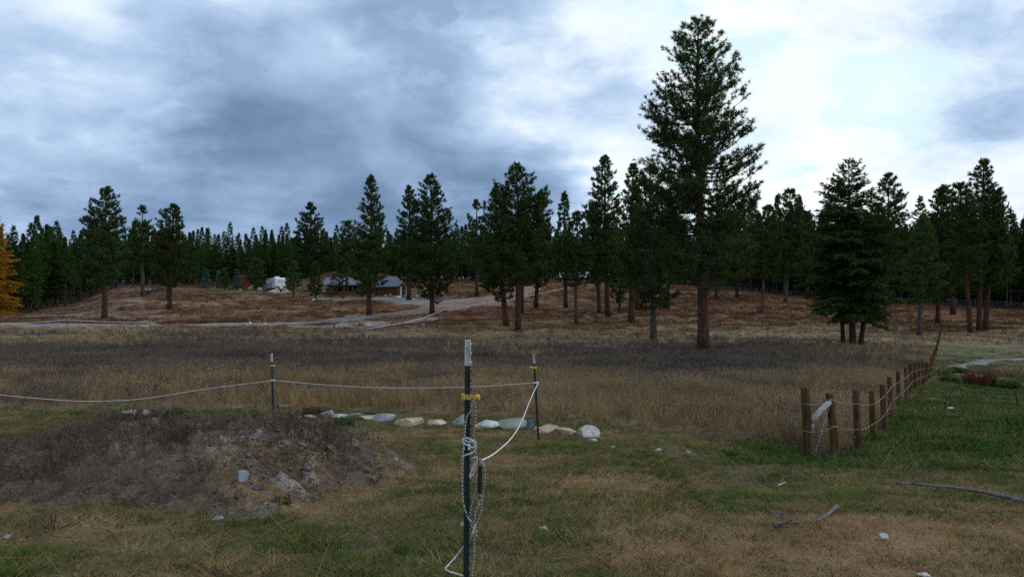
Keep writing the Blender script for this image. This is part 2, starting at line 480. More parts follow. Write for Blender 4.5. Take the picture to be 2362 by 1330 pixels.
def zones(X, Y):
    """weights of the kinds of ground cover at a place"""
    X, Y = np.asarray(X, float), np.asarray(Y, float)
    fs, ey = fence_side(X, Y), edge_y(X)
    n1, n2, n3 = fbm(X * 0.25, Y * 0.25, 11), fbm(X * 0.06, Y * 0.06, 17), fbm(X * 0.9, Y * 0.9, 23)
    c = CX + F * X / np.maximum(Y, 5)
    yard = np.maximum(sstep(ey - Y + (n3 - 0.5) * 2.5, -1.6, 1.2), sstep(fs, -0.55, -0.1) * sstep(75 - Y, -10, 12))
    hill = sstep(Y + (n2 - .5) * 40, 84, 106)
    near_tan = sstep(25 - Y + (n1 - 0.5) * 16 + (n2 - 0.5) * 30, -6, 7)
    rightish = sstep(c + (n2 - 0.5) * 500 + (n1 - .5) * 300, 1620, 1950)
    far_tan = sstep(Y + (n1 - 0.5) * 30 + (n2 - .5) * 40, 66, 88)
    tan = np.clip(near_tan + rightish * 0.85 + far_tan + sstep(n2, 0.58, 0.68) * .7, 0, 1)
    field = (1 - yard) * (1 - hill)
    W = {}
    W['yard'] = yard * (1 - hill)
    W['tan'] = field * tan
    W['weed'] = field * (1 - tan)
    W['hill'] = (1 - yard) * hill + yard * hill
    W['n1'], W['n2'], W['n3'], W['c'], W['fs'] = n1, n2, n3, c, fs
    return W
def straw_patch(X, Y, n3):
    """bare, trampled straw in the yard"""
    p = np.exp(-(((X - 1.9) / 1.5) ** 2 + ((Y - 6.0) / 1.0) ** 2)) + 0.8 * np.exp(-(((X - 3.6) / 1.6) ** 2 + ((Y - 7.4) / 1.2) ** 2)) + 0.7 * np.exp(-(((X + 0.4) / 0.5) ** 2 + ((Y - 10.5) / 1.2) ** 2)) \
        + 0.8 * np.exp(-(((X - 0.9) / 0.9) ** 2 + ((Y - 9.2) / 0.6) ** 2)) + 0.7 * np.exp(-(((X + 3.6) / 2.4) ** 2 + ((Y - 8.6) / 2.0) ** 2)) + 0.6 * np.exp(-(((X + 1.0) / 3.0) ** 2 + ((Y - 15.2) / 1.0) ** 2))
    return np.clip(p * 1.2 + (n3 - 0.5) * 1.3, 0, 1)
def soil(X, Y):
    W = zones(X, Y)
    A = {k: np.array(v) for k, v in FORE.items()}
    e = lambda a: np.asarray(a)[..., None]
    sp = straw_patch(X, Y, W['n3'])
    yard = A['lawn'] * e(1 - sp) + A['straw'] * e(sp)
    far_y = sstep(Y, 28, 60)
    yard = yard * e(1 - far_y) + A['olive'] * e(far_y)
    hillc = A['orange'] * e(0.8 + 0.4 * W['n1'])
    pk = sstep(fbm(X * 0.16, Y * 0.16, 41), 0.5, 0.62) * sstep(420 - W['c'], 0, 130)
    hillc = hillc * e(1 - pk) + A['pinkish'] * e(pk)
    st_ = sstep(fbm(X * 0.10 + Y * 0.05, Y * 0.30, 47), 0.56, 0.66) * sstep(640 - W['c'], 0, 200) * sstep(185 - Y, 0, 20)
    hillc = hillc * e(1 - st_ * 0.55) + np.array((0.26, 0.21, 0.18)) * e(st_ * 0.55)
    tn = sstep(W['n2'], 0.5, 0.66)[..., None] * 0.6
    hillc = hillc * (1 - tn) + A['tan'] * tn
    hy = np.exp(-(((X + 45) / 34) ** 2 + ((Y - 186) / 13) ** 2)) * 1.2
    hy = np.clip(hy, 0, 1) * sstep(W['n1'], 0.3, 0.5)
    hillc = hillc * e(1 - hy) + A['yardgreen'] * e(hy)
    fo = forest_mask(X, Y)
    hillc = hillc * e(1 - fo) + A['forest'] * e(fo)
    r = yard * e(W['yard']) + A['tan'] * e(W['tan']) + A['weed'] * e(W['weed']) + hillc * e(W['hill'])
    pd = sstep(4.2 - poly_dist(X, Y, PAD) + (W['n1'] - .5) * 6, -2, 2)
    r = r * e(1 - pd) + A['gravel'] * e(pd)
    return r
# forest edge: depth at which the woods begin, by bearing
_fe_c = [-900, -100, 60, 150, 230, 300, 420, 560, 700, 800, 900, 1050, 1200, 1400, 1600, 1800, 1950, 2100, 2300, 2362, 3300]
_fe_y = [150, 160, 165, 178, 196, 208, 222, 232, 238, 246, 246, 240, 234, 226, 214, 190, 182, 176, 162, 155, 140]
def forest_edge(X, Y):
    c = CX + F * np.asarray(X) / np.maximum(Y, 20)
    return np.interp(c, _fe_c, _fe_y)
def forest_mask(X, Y):
    return sstep(Y - forest_edge(X, Y), -8, 4)

# ------------------------------------------------------------------ ground sheet
def axis(steps):
    out = [0.0]
    for end, d in steps:
        while out[-1] < end:
            out.append(out[-1] + d)
    return np.array(out)
xa = axis([(10, 0.28), (40, 0.7), (115, 1.3)])
xa = np.concatenate([xa, np.geomspace(xa[-1] * 1.03, 2600, 26)])
xa = np.concatenate([-xa[:0:-1], xa])
ya = axis([(30, 0.26), (90, 0.65), (250, 1.3)])
ya = np.concatenate([-np.geomspace(400, 0.6, 24), ya, np.geomspace(ya[-1] * 1.02, 3600, 26)])
GX, GY = np.meshgrid(xa, ya)
gv = np.stack([GX.ravel(), GY.ravel(), ground_z(GX.ravel(), GY.ravel())], -1)
nx, ny = len(xa), len(ya)
i, j = np.meshgrid(np.arange(ny - 1), np.arange(nx - 1), indexing='ij')
gq = np.stack([i * nx + j, i * nx + j + 1, (i + 1) * nx + j + 1, (i + 1) * nx + j], -1).reshape(-1, 4)
mb = MB()
mb.add(gv, gq)
ground = mb.build('ground', M['ground'], colors=soil(gv[:, 0], gv[:, 1]))
tag(ground, 'rolling autumn field and pasture ground', None, None, 'structure')

def ribbon(name, P, half, mat, lift, sub=8, cross=5, jag=0.5, seed=0):
    pts = np.array([(p.x, p.y) for p in P])
    t = np.arange(len(pts)); tt = np.linspace(0, len(pts) - 1, (len(pts) - 1) * sub + 1)
    xs, ys = np.interp(tt, t, pts[:, 0]), np.interp(tt, t, pts[:, 1])
    for k in range(6):
        xs[1:-1] = (xs[:-2] + 2 * xs[1:-1] + xs[2:]) / 4
        ys[1:-1] = (ys[:-2] + 2 * ys[1:-1] + ys[2:]) / 4
    d = np.stack([np.gradient(xs), np.gradient(ys)], -1); d /= np.linalg.norm(d, axis=1)[:, None]
    nrm = np.stack([-d[:, 1], d[:, 0]], -1)
    h = np.interp(tt, np.linspace(0, t[-1], len(half)), half)
    V = []
    for k in np.linspace(-1, 1, cross):
        jj = (fbm(tt * 2.3, np.full_like(tt, k * 3), seed + 9, 3) - 0.5) * jag * abs(k) * 2
        X, Y = xs + nrm[:, 0] * (k * h + jj), ys + nrm[:, 1] * (k * h + jj)
        V.append(np.stack([X, Y, ground_z(X, Y) + lift * (1 if abs(k) < 0.99 else -1.2)], -1))
    V = np.array(V).transpose(1, 0, 2)
    n = len(tt)
    i, j = np.meshgrid(np.arange(n - 1), np.arange(cross - 1), indexing='ij')
    q = np.stack([i * cross + j, (i + 1) * cross + j, (i + 1) * cross + j + 1, i * cross + j + 1], -1).reshape(-1, 4)
    b = MB(); b.add(V.reshape(-1, 3), q)
    return b.build(name, mat)
tag(ribbon('road', ROAD, [2.3, 2.3, 2.4, 2.6], M['road'], 0.10, seed=1, cross=7), 'grey gravel driveway crossing behind the field', None, None, 'structure')
tag(ribbon('road', ROAD2, [2.6, 5.5, 6.5, 4.5, 3], M['red_dirt'], 0.13, seed=2, cross=9, jag=2.5), 'reddish dirt drive climbing towards the trees', None, None, 'structure')
tag(ribbon('gravel_bank', [at(640, 756), at(720, 754), at(800, 752), at(870, 749), at(940, 744), at(1000, 733)], [0.9, 2.2, 3.6, 6.0, 4.0, 1.0], M['bank'], 0.11, seed=3, cross=9, jag=1.8), 'pale gravel bank below the driveway', None, None, 'structure')
tag(ribbon('creek_bed', [at(2195, 850), at(2240, 838), at(2300, 830), at(2362, 828), at(2480, 830)], [0.4, 0.6, 0.6, 0.8, 0.8], M['mud'], 0.05, seed=4, cross=5, jag=0.9), 'pale dry creek bed of mud and pebbles', None, None, 'structure')
tag(ribbon('creek_bed', [at(2180, 858), at(2215, 862), at(2245, 866), at(2262, 872)], [0.5, 0.6, 0.7, 0.3], M['mud'], 0.05, seed=5, cross=5, jag=0.7), 'small pale pool margin beside the rust-coloured shrub', None, None, 'structure')

# ------------------------------------------------------------------ trees
PROF = {
 'hero': [(0, .5), (.05, .68), (.15, .84), (.30, 1), (.48, .93), (.64, .80), (.80, .54), (.92, .34), (1, .12)],
 'pond': [(0, .62), (.08, .9), (.22, 1), (.45, .92), (.65, .74), (.85, .46), (.95, .28), (1, .10)],
 'round': [(0, .5), (.12, .9), (.30, 1), (.5, .92), (.7, .72), (.88, .44), (1, .12)],
 'narrow': [(0, .65), (.12, 1), (.4, .92), (.7, .62), (.9, .34), (1, .07)],
 'clump': [(0, .6), (.08, .92), (.25, 1), (.5, .88), (.72, .64), (.88, .36), (1, .06)],
 'fir': [(0, .70), (.10, 1), (.3, .88), (.55, .62), (.8, .30), (1, .02)],
 'spire': [(0, .7), (.12, 1), (.4, .74), (.7, .38), (.9, .13), (1, .01)],
 'cone': [(0, 1), (.5, .52), (.8, .22), (1, .01)],
}
def rand_unit(rs, n):
    v = rs.normal(size=(n, 3))
    return v / np.linalg.norm(v, axis=1)[:, None]
def norm(v):
    return v / (np.linalg.norm(v, axis=-1, keepdims=True) + 1e-9)
def needles(mb, rs, P, D, k, ln, wd, spread=0.85, up=0.15, single=False, dirw=0.9):
    """P tufts at points with shoot directions D, k thin needle blades each"""
    n = len(P)
    if n == 0:
        return
    tint = np.clip(rs.normal(0.5, 0.22, n), 0, 1)
    Pk = np.repeat(P, k, 0); Dk = np.repeat(D, k, 0)
    d = norm(Dk * dirw + rand_unit(rs, n * k) * spread + np.array([0, 0, up]))
    base = Pk + Dk * rs.uniform(-0.5, 0.2, (n * k, 1)) * ln * min(1, dirw)
    side = norm(np.cross(d, rand_unit(rs, n * k)))
    L = ln * rs.uniform(0.65, 1.15, (n * k, 1))
    W = wd * rs.uniform(0.7, 1.3, (n * k, 1))
    ta = np.clip(np.repeat(tint, k) + rs.normal(0, 0.08, n * k), 0, 1)
    if single:
        v = np.stack([base - side * W * 0.5, base + side * W * 0.5, base + d * L], 1)
        mb.add(v.reshape(-1, 3), None, np.arange(n * k * 3).reshape(-1, 3), np.repeat(ta, 3))
        return
    v = np.stack([base - side * W * 0.35, base + side * W * 0.35, base + d * L * 0.55 + side * W * 0.5, base + d * L, base + d * L * 0.55 - side * W * 0.5], 1)
    idx = np.arange(n * k)[:, None] * 5
    t = np.concatenate([idx + [[0, 1, 2]], idx + [[0, 2, 4]], idx + [[4, 2, 3]]], 0)
    mb.add(v.reshape(-1, 3), None, t, np.repeat(ta, 5))

def trunk_path(rs, H, lean, bend):
    t = np.linspace(0, 1, 16)
    ph = rs.uniform(0, 6.28, 2)
    x = lean[0] * t + bend * (np.sin(t * 4 + ph[0]) - np.sin(ph[0])) * (1 - t) * t * 4
    y = lean[1] * t + bend * (np.sin(t * 3.3 + ph[1]) - np.sin(ph[1])) * (1 - t) * t * 4
    return t, np.stack([x, y, t * H], -1)
def make_pine(seed, H, cb, W, r0, lean=(0, 0), style='pond', spacing=0.24, tuft=0.26, k=14, wd=0.03, shoots=0.38, dead=4, bend=0.12, ssides=5, gappy=0.0, flat=1.0, single=True):
    rs = np.random.RandomState(seed)
    tr, lb, cr = MB(), MB(), MB()
    t, path = trunk_path(rs, H, lean, bend)
    rad = r0 * (np.power(1 - t, 0.75) * 0.93 + 0.04)
    rad[0] *= 1.28; rad[1] *= 1.02
    p2 = path.copy(); p2[0, 2] -= 0.35
    tr.tube(p2, rad, 10)
    pf = np.array(PROF[style])
    Hc = H * (1 - cb)
    nb = max(14, int(Hc / spacing))
    P, D = [], []
    az = rs.uniform(0, 6.28)
    for b in range(nb):
        s = (b + rs.uniform(0, 1)) / nb
        s = s ** 0.92
        if gappy and fbm(s * 9, seed * 1.7, 3, 2) < 0.5 * gappy and s < 0.9:
            continue
        tt = cb + (1 - cb) * s * 0.985
        o = np.array([np.interp(tt, t, path[:, q]) for q in range(3)])
        az += 2.4 + rs.normal(0, 0.45)
        lobe_ = 0.84 + 0.30 * vnoise(np.array([az % 6.28 * 1.3 + seed]), np.array([s * 5.0]), seed)[0]
        L = W * np.interp(s, pf[:, 0], pf[:, 1]) * (rs.uniform(0.72, 1.08) if style != 'hero' else rs.uniform(0.80, 1.0)) * lobe_
        el = np.interp(s, [0, 0.3, 0.7, 1], [-0.22, -0.02, 0.28, 0.95]) + rs.normal(0, 0.16)
        curv = np.interp(s, [0, 0.4, 1], [0.22, 0.20, 0.10]) + rs.normal(0, 0.08)
        u = np.linspace(0, 1, 6)
        dirh = np.array([cos(az), sin(az) * flat, 0])
        perp = np.array([-sin(az), cos(az), 0])
        wob = rs.normal(0, 0.05, 2) * L
        Lh = L * min(1.0, cos(el) + 0.25)
        pts = o + dirh * (u * Lh)[:, None] + perp * (wob[0] * u ** 2 + wob[1] * u)[:, None]
        pts[:, 2] += Lh * (np.tan(el) * u * (1 - 0.45 * u) + curv * u ** 2 - 0.1 * np.sin(u * pi))
        br = max(0.012, 0.012 + 0.016 * L)
        lb.tube(pts, br * (1 - u * 0.8), ssides, cap=False)
        ns = max(4, int(L / shoots * rs.uniform(0.8, 1.2)))
        for q in range(ns):
            uu = rs.uniform(0.10, 1.0) ** 0.85
            a = np.array([np.interp(uu, u, pts[:, e]) for e in range(3)])
            tan = norm(pts[min(5, int(uu * 5) + 1)] - pts[int(min(4.99, uu * 5))])
            sgn = 1 if q % 2 else -1
            ang = rs.uniform(0.35, 1.05) * sgn
            sd_ = norm(tan * cos(ang) + norm(np.cross(tan, [0, 0, 1])) * sin(ang) + np.array([0, 0, rs.uniform(-0.15, 0.85)]))
            l = min(1.3, max(0.35, L * rs.uniform(0.18, 0.46))) * (1.15 - 0.45 * uu)
            e_ = a + sd_ * l + np.array([0, 0, l * 0.12])
            if l > tuft * (1.0 if not single else 2.0):
                lb.tube([a, (a + e_) / 2 + np.array([0, 0, -0.03 * l]), e_], [br * 0.4, br * 0.3, br * 0.15], 3, cap=False)
            P.append(e_); D.append(sd_)
            m = max(1, int(l / (tuft * 0.8)))
            for r in range(m):
                f = rs.uniform(0.35, 0.95)
                P.append(a + (e_ - a) * f + rs.normal(0, 0.05, 3)); D.append(norm(sd_ + rs.normal(0, 0.5, 3) + [0, 0, .3]))
        P.append(pts[-1]); D.append(norm(pts[-1] - pts[-2]))
    for q in range(6 if style != 'spire' else 2):
        P.append(path[-1] - np.array([0, 0, q * tuft * 0.5])); D.append(norm(np.array([rs.normal(0, .4), rs.normal(0, .4), 1])))
    for b in range(dead):                    # bare dead limbs under the crown
        tt = cb * rs.uniform(0.45, 1.0)
        o = np.array([np.interp(tt, t, path[:, q]) for q in range(3)])
        a = rs.uniform(0, 6.28); l = W * rs.uniform(0.15, 0.5)
        d = np.array([cos(a), sin(a), rs.uniform(-0.25, 0.1)])
        lb.tube([o, o + d * l * 0.5, o + d * l + np.array([0, 0, -0.15 * l])], [0.022, 0.015, 0.006], 4, cap=False)
    needles(cr, rs, np.array(P), np.array(D), k, tuft, wd, 1.0, 0.22, single=single, dirw=0.55)
    return tr, lb, cr
def make_fir(seed, H, cb, W, r0, lean=(0, 0), style='fir', spacing=0.16, tw=0.30, wd=0.07, droop=0.25, k=5, bend=0.06, dens=1.0, lo_el=-0.12):
    rs = np.random.RandomState(seed)
    tr, lb, cr = MB(), MB(), MB()
    t, path = trunk_path(rs, H, lean, bend)
    rad = r0 * ((1 - t) * 0.95 + 0.03); rad[0] *= 1.25
    p2 = path.copy(); p2[0, 2] -= 0.35
    tr.tube(p2, rad, 9)
    pf = np.array(PROF[style])
    nb = max(16, int(H * (1 - cb) / spacing))
    P, D = [], []
    az = rs.uniform(0, 6.28)
    for b in range(nb):
        s = (b + rs.uniform(0, 1)) / nb
        tt = cb + (1 - cb) * s * 0.99
        o = np.array([np.interp(tt, t, path[:, q]) for q in range(3)])
        az += 2.4 + rs.normal(0, 0.5)
        lobe_ = 0.78 + 0.44 * vnoise(np.array([az % 6.28 * 1.5 + seed]), np.array([s * 6.0]), seed)[0]
        L = max(0.12, W * np.interp(s, pf[:, 0], pf[:, 1]) * rs.uniform(0.75, 1.1) * lobe_)
        el = np.interp(s, [0, 0.5, 1], [lo_el, 0.1, 0.8]) + rs.normal(0, 0.1)
        u = np.linspace(0, 1, 5)
        dirh = np.array([cos(az), sin(az), 0])
        perp = np.array([-sin(az), cos(az), 0])
        pts = o + dirh * (u * L)[:, None]
        pts[:, 2] += L * (np.tan(el) * u - droop * u ** 2 + 0.16 * u ** 3)
        br = 0.010 + 0.010 * L
        lb.tube(pts, br * (1 - u * 0.8), 4, cap=False)
        ns = max(6, int(L / (tw * 0.42) * dens))
        for q in range(ns):
            uu = 0.12 + 0.88 * (q + rs.uniform(0, 1)) / ns
            a = np.array([np.interp(uu, u, pts[:, e]) for e in range(3)])
            sgn = 1 if q % 2 else -1
            l = min(0.9, (0.16 + 0.38 * (1 - uu)) * L * rs.uniform(0.6, 1.1) + 0.1)
            ang = rs.uniform(0.5, 1.1) * sgn
            d = norm(dirh * cos(ang) + perp * sin(ang) + np.array([0, 0, np.tan(el) * 0.6 - rs.uniform(0, 0.35)]))
            m = max(1, int(l / (tw * 0.55)))
            for r in range(m):
                f = (r + rs.uniform(0.3, 1)) / m
                P.append(a + d * l * f + np.array([0, 0, -0.1 * l * f * f + rs.normal(0, 0.05 * min(1, L))])); D.append(d)
        P.append(pts[-1]); D.append(norm(pts[-1] - pts[-2]))
    for q in range(5):
        P.append(path[-1] - np.array([0, 0, q * tw * 0.4])); D.append(np.array([0, 0, 1.0]))
    needles(cr, rs, np.array(P), np.array(D), k, tw, wd, 0.55, 0.0, single=True)
    return tr, lb, cr
def place_tree(name, loc, parts, label, cat, crown_mat, bark_mat, group=None, rz=0.0):
    t = thing(name, loc, label, cat, group, rz)
    tr, lb, cr = parts
    tr.build('trunk', bark_mat, t)
    cr.join(lb, 1).build('crown', [crown_mat, M['twig']], t, smooth=False)
    return t

def pine_at(px, row, top, hw, cbrow, label, style='pond', toppx=None, Y=None, r=None, bk='bark_brown', seed=None, name='pine_tree', cat='pine tree', **kw):
    g = at(px, row) if Y is None else onY(px, Y)
    Y = g.y
    rowg = H0 - F * (g.z - EYE) / Y
    H = (rowg - top) * Y / F
    W = hw * (1.16 if style == 'hero' else 1.04) * Y / F
    cb = max(0.03, (rowg - cbrow) / (rowg - top))
    lean = ((0 if toppx is None else (toppx - px) * Y / F), 0.0)
    r = r * Y / F if r else H * 0.0135
    far = Y / 100.0
    args = dict(spacing=0.105 * max(0.9, far ** 0.5), tuft=0.34 * max(0.85, far ** 0.45), k=10, wd=0.085 * max(0.7, far ** 0.8), shoots=0.20 * max(0.9, far ** 0.5), ssides=3)
    args.update(kw)
    return place_tree(name, g, make_pine(seed or int(px * 7 + top), H, cb, W, r, lean, style, **args), label, cat, M['pine'], M[bk])
def fir_at(px, row, top, hw, cbrow, label, Y=None, toppx=None, r=None, mat='fir', bk='bark_grey', name='fir_tree', cat='fir tree', seed=None, group=None, **kw):
    g = at(px, row) if Y is None else onY(px, Y)
    Y = g.y
    rowg = H0 - F * (g.z - EYE) / Y
    H = (rowg - top) * Y / F
    cb = max(0.02, (rowg - cbrow) / (rowg - top))
    lean = ((0 if toppx is None else (toppx - px) * Y / F), 0.0)
    r = r * Y / F if r else H * 0.013
    far = Y / 100
    args = dict(spacing=0.11 * max(1, far ** 0.6), tw=0.30 * max(0.9, far ** 0.6), wd=0.075 * max(0.9, far ** 0.7))
    args.update(kw)
    return place_tree(name, g, make_fir(seed or int(px * 5 + top), H, cb, hw * Y / F, r, lean, **args), label, cat, M[mat], M[bk], group)

# the tall pine in the middle of the pasture
pine_at(1623, 812, 47, 140, 655, 'tallest ponderosa pine, reddish trunk, standing alone in front of the other trees', 'hero', toppx=1611, r=14, bk='bark_orange', seed=11,
        spacing=0.092, tuft=0.26, k=15, wd=0.034, shoots=0.205, dead=14, bend=0.10, ssides=5)
pine_at(1508, 786, 392, 72, 715, 'grey-trunked pine with low foliage just left of the tallest pine', 'round', toppx=1500, r=8, bk='bark_grey')
pine_at(1195, 766, 384, 72, 655, 'dense pine with brown trunk nearest the field, left of the rope fence end', 'round', toppx=1190, r=8, bk='bark_brown')
pine_at(1168, 753, 440, 52, 690, 'pine with orange-brown trunk close behind the dense one, its crown leaning left', 'round', toppx=1143, r=8, bk='bark_orange')
pine_at(1204, 722, 470, 36, 660, 'thin pine partly hidden behind the dense pine by the field', 'narrow', r=5)
pine_at(1236, 710, 443, 40, 662, 'slim pine right of the dense field-edge pine, with narrow top', 'narrow', toppx=1247, r=5.5)
pine_at(1100, 684, 463, 32, 625, 'narrow pine beside the end of the reddish drive', 'narrow', toppx=1098, r=5, gappy=0.7)
pine_at(1127, 673, 590, 26, 668, 'short bushy young pine by the reddish drive', 'pond', r=3)
pine_at(1305, 709, 446, 28, 650, 'very narrow spire-topped pine between two groups of trees', 'narrow', toppx=1302, r=5, gappy=0.5)
pine_at(1329, 746, 492, 36, 660, 'slender pine with a thin curving trunk in front of the metal barn', 'narrow', toppx=1331, r=5, bk='bark_grey', gappy=0.4)
pine_at(1383, 723, 470, 38, 655, 'pine with slightly tilted thin trunk left of the tall twin pines', 'narrow', toppx=1368, r=5)
pine_at(1402, 731, 361, 52, 640, 'tall pointed pine with straight trunk and dark rock at its foot', 'narrow', toppx=1395, r=6.5)
pine_at(1429, 721, 560, 32, 695, 'small pine with low branches behind the pointed tall pine', 'round', r=4)
pine_at(1456, 744, 380, 44, 665, 'tall pine with thick orange trunk, right of the pointed one', 'narrow', toppx=1461, r=8, bk='bark_orange')
pine_at(1467, 713, 430, 40, 640, 'pine hidden behind the thick orange trunk', 'narrow', r=6)
pine_at(1541, 712, 440, 40, 640, 'thin pine in the gap left of the tallest pine trunk', 'narrow', r=4)
pine_at(1652, 690, 452, 46, 640, 'thin-trunked pine just right of the tallest pine trunk', 'pond', r=4)
pine_at(1700, 686, 470, 44, 650, 'dark pine under the right edge of the tallest pine crown', 'pond', r=4)
pine_at(1757, 724, 476, 42, 640, 'slim pine with pale straight trunk in the open orange grass', 'pond', toppx=1775, r=4, bk='bark_grey')
pine_at(1812, 698, 438, 52, 640, 'broad pointed pine with pale trunk behind the orange grass', 'pond', toppx=1822, r=5, bk='bark_grey')
pine_at(1862, 690, 490, 42, 630, 'short dark pine left of the big fir', 'pond', r=4)
pine_at(241, 735, 434, 52, 660, 'broad pine with red-brown trunk standing at the left hillside foot', 'round', toppx=246, r=7, bk='bark_orange', gappy=0.35)
pine_at(329, 683, 476, 36, 618, 'pine with thin sparse top beside the dark log pile', 'narrow', r=5, bk='bark_grey', gappy=0.8)
pine_at(391, 713, 474, 46, 660, 'pine with straight red-brown trunk on the bare hillside', 'round', toppx=403, r=5.5, bk='bark_orange')
pine_at(387, 690, 530, 32, 640, 'smaller pine close behind the hillside pine', 'pond', r=3.5)
pine_at(716, 648, 470, 44, 640, 'tall pine rising above the woods behind the travel trailer', 'narrow', Y=212, r=4.5)
pine_at(803, 648, 511, 34, 636, 'pine rising behind the log house roof', 'pond', Y=212, r=4, gappy=0.4)
pine_at(851, 728, 408, 45, 676, 'tall pine with orange trunk by the driveway edge', 'narrow', toppx=855, r=6.5, bk='bark_orange', gappy=0.35)
pine_at(943, 691, 430, 36, 648, 'tall pine with reddish trunk beside the log garage', 'narrow', r=5.5, bk='bark_orange')
pine_at(997, 724, 405, 56, 692, 'broad pine with dark trunk and low branches right of the log garage', 'round', toppx=992, r=6, bk='bark_brown', dead=7)
pine_at(2040, 735, 404, 58, 640, 'tall pine rising behind the big spreading fir', 'pond', Y=112, toppx=2048, r=5)
pine_at(2120, 773, 505, 44, 700, 'small pine with thin grey trunk between fir and post fence', 'pond', toppx=2128, r=5, bk='bark_grey')
pine_at(2163, 745, 435, 50, 690, 'pine with gappy top where the post fence ends', 'pond', toppx=2172, r=5.5, gappy=0.5)
pine_at(2199, 725, 430, 46, 640, 'pine with dark tilted trunk beside the corral rails', 'pond', toppx=2178, r=6)
pine_at(2239, 767, 425, 48, 650, 'pine with bright orange tilted trunk right of the post fence', 'pond', toppx=2212, r=6, bk='bark_orange')
pine_at(2258, 765, 371, 56, 660, 'tall twin pine with dark straight trunk at the pasture edge', 'pond', toppx=2268, r=6.5, bk='bark_brown', gappy=0.3)
pine_at(2272, 762, 440, 55, 670, 'twin pine leaning against the tall one at the pasture edge', 'round', toppx=2300, r=6.5, bk='bark_brown')
fir_at(1967, 796, 372, 98, 735, 'big spreading fir with several trunks rising right of the open grass', toppx=1957, r=8, bk='bark_brown', spacing=0.07, style='clump', seed=3)
fir_at(1945, 794, 425, 74, 712, 'thinner fir stem on the left side of the fir clump', toppx=1925, r=5, bk='bark_brown', style='clump')
fir_at(1985, 796, 470, 82, 720, 'fir stem tilted to the right in the fir clump', toppx=2028, r=6, bk='bark_brown', style='clump')
fir_at(-8, 726, 478, 56, 722, 'golden yellow larch at the left edge of the woods', Y=140, mat='larch', name='larch_tree', cat='larch tree', bk='bark_brown', style='fir', lo_el=-0.1, dens=1.0)
# young planted trees round the house
SPR = 'blue spruces planted near the cabin'
fir_at(474, 664, 621, 13, 662, 'blue spruce left of the small log cabin', mat='spruce', name='blue_spruce', cat='spruce tree', style='cone', r=1, spacing=0.10, group=SPR)
fir_at(505, 664, 627, 9, 662, 'slim blue spruce between two others near the log cabin', mat='spruce', name='blue_spruce', cat='spruce tree', style='cone', r=1, spacing=0.10, group=SPR)
fir_at(546, 668, 623, 15, 664, 'full blue spruce directly in front of the small log cabin', mat='spruce', name='blue_spruce', cat='spruce tree', style='cone', r=1, spacing=0.09, group=SPR)
pine_at(518, 670, 622, 12, 664, 'young green pine left of the small log cabin', 'narrow', r=1.2)
pine_at(592, 668, 599, 24, 662, 'bushy young pine between the cabin and the travel trailer', 'round', r=2)
pine_at(677, 686, 606, 18, 668, 'young pine right of the travel trailer and boulders', 'pond', r=2)
pine_at(728, 688, 606, 17, 682, 'young pine at the left end of the log house', 'narrow', r=1.8)
fir_at(770, 686, 634, 18, 680, 'dark young spruce in front of the log house', r=1.6, style='cone', name='spruce_tree', cat='spruce tree')
pine_at(791, 688, 600, 17, 660, 'thin young pine in front of the log house roof', 'narrow', r=1.6)
pine_at(836, 690, 625, 16, 668, 'small pine with thin stem at the right end of the log house', 'round', r=1.6)

# the woods: individual edge trees, then the mass behind
def forest_proto(seed, kind, H):
    if kind == 'pine':
        return make_pine(seed, H, 0.36, H * 0.135, H * 0.0085, (0, 0), 'spire', spacing=0.15, tuft=0.46, k=7, wd=0.15, shoots=0.36, dead=5, ssides=3)
    return make_fir(seed, H, 0.16, H * 0.135, H * 0.009, (0, 0), 'fir', spacing=0.20, tw=0.62, wd=0.2, k=4, dens=0.9)
protos = []
for k_, (kind, H) in enumerate([('pine', 17), ('fir', 20), ('fir', 16), ('pine', 14.5), ('fir', 18.5), ('fir', 12), ('pine', 21), ('fir', 7)]):
    tr, lb, cr = forest_proto(500 + k_, kind, H)
    bk = M['bark_grey'] if k_ % 2 else M['bark_brown']
    mt, mc = tr.mesh('trunk', bk), cr.join(lb, 1).mesh('crown', [M['forest'], M['twig']], False)
    both = MB().join(cr, 0); both.qm = [np.concatenate([np.asarray(x) for x in cr.qm])] if cr.qm else []; both.tm = [np.concatenate(cr.tm)]
    both.join(tr, 2)
    protos.append((mt, mc, H, both.mesh('forest_tree', [M['forest'], M['twig'], bk], False)))
rs = np.random.RandomState(99)
edge_pts = []
c = -420.0
while c < 2800:
    Y = np.interp(c, _fe_c, _fe_y) + rs.uniform(-3, 9)
    edge_pts.append((c + rs.uniform(-5, 5), Y))
    c += rs.uniform(9, 17)
for c, Y in edge_pts:
    p = onY(c, Y)
    if c < 240: ks = [0, 1, 4, 2, 6]
    else: ks = [0, 3, 5, 2, 1, 0]
    m_ = protos[ks[rs.randint(len(ks))]]
    s = rs.uniform(0.7, 1.16) * float(np.interp(c, [0, 300, 420, 1500, 1800], [0.84, 0.82, 0.78, 0.80, 0.98]))
    zl, zg = ('dark conifer at the front of the woods left of the log pile', 'front row of the left woods') if c < 330 else ('dark conifer at the front of the woods behind the cabin and trailer', 'front row of the woods behind the cabin') if c < 860 else \
        ('dark conifer at the front of the woods behind the middle pines', 'front row of the woods behind the middle pines') if c < 1560 else ('dark conifer at the front of the woods behind the big fir and corral', 'front row of the right woods')
    t = thing('forest_tree', p, zl, 'conifer', zg, rs.uniform(0, 6.28))
    t.scale = (s * 1.05, s * 1.05, s)
    tro = bpy.data.objects.new('trunk', m_[0]); COL.objects.link(tro); tro.parent = t
    cro = bpy.data.objects.new('crown', m_[1]); COL.objects.link(cro); cro.parent = t

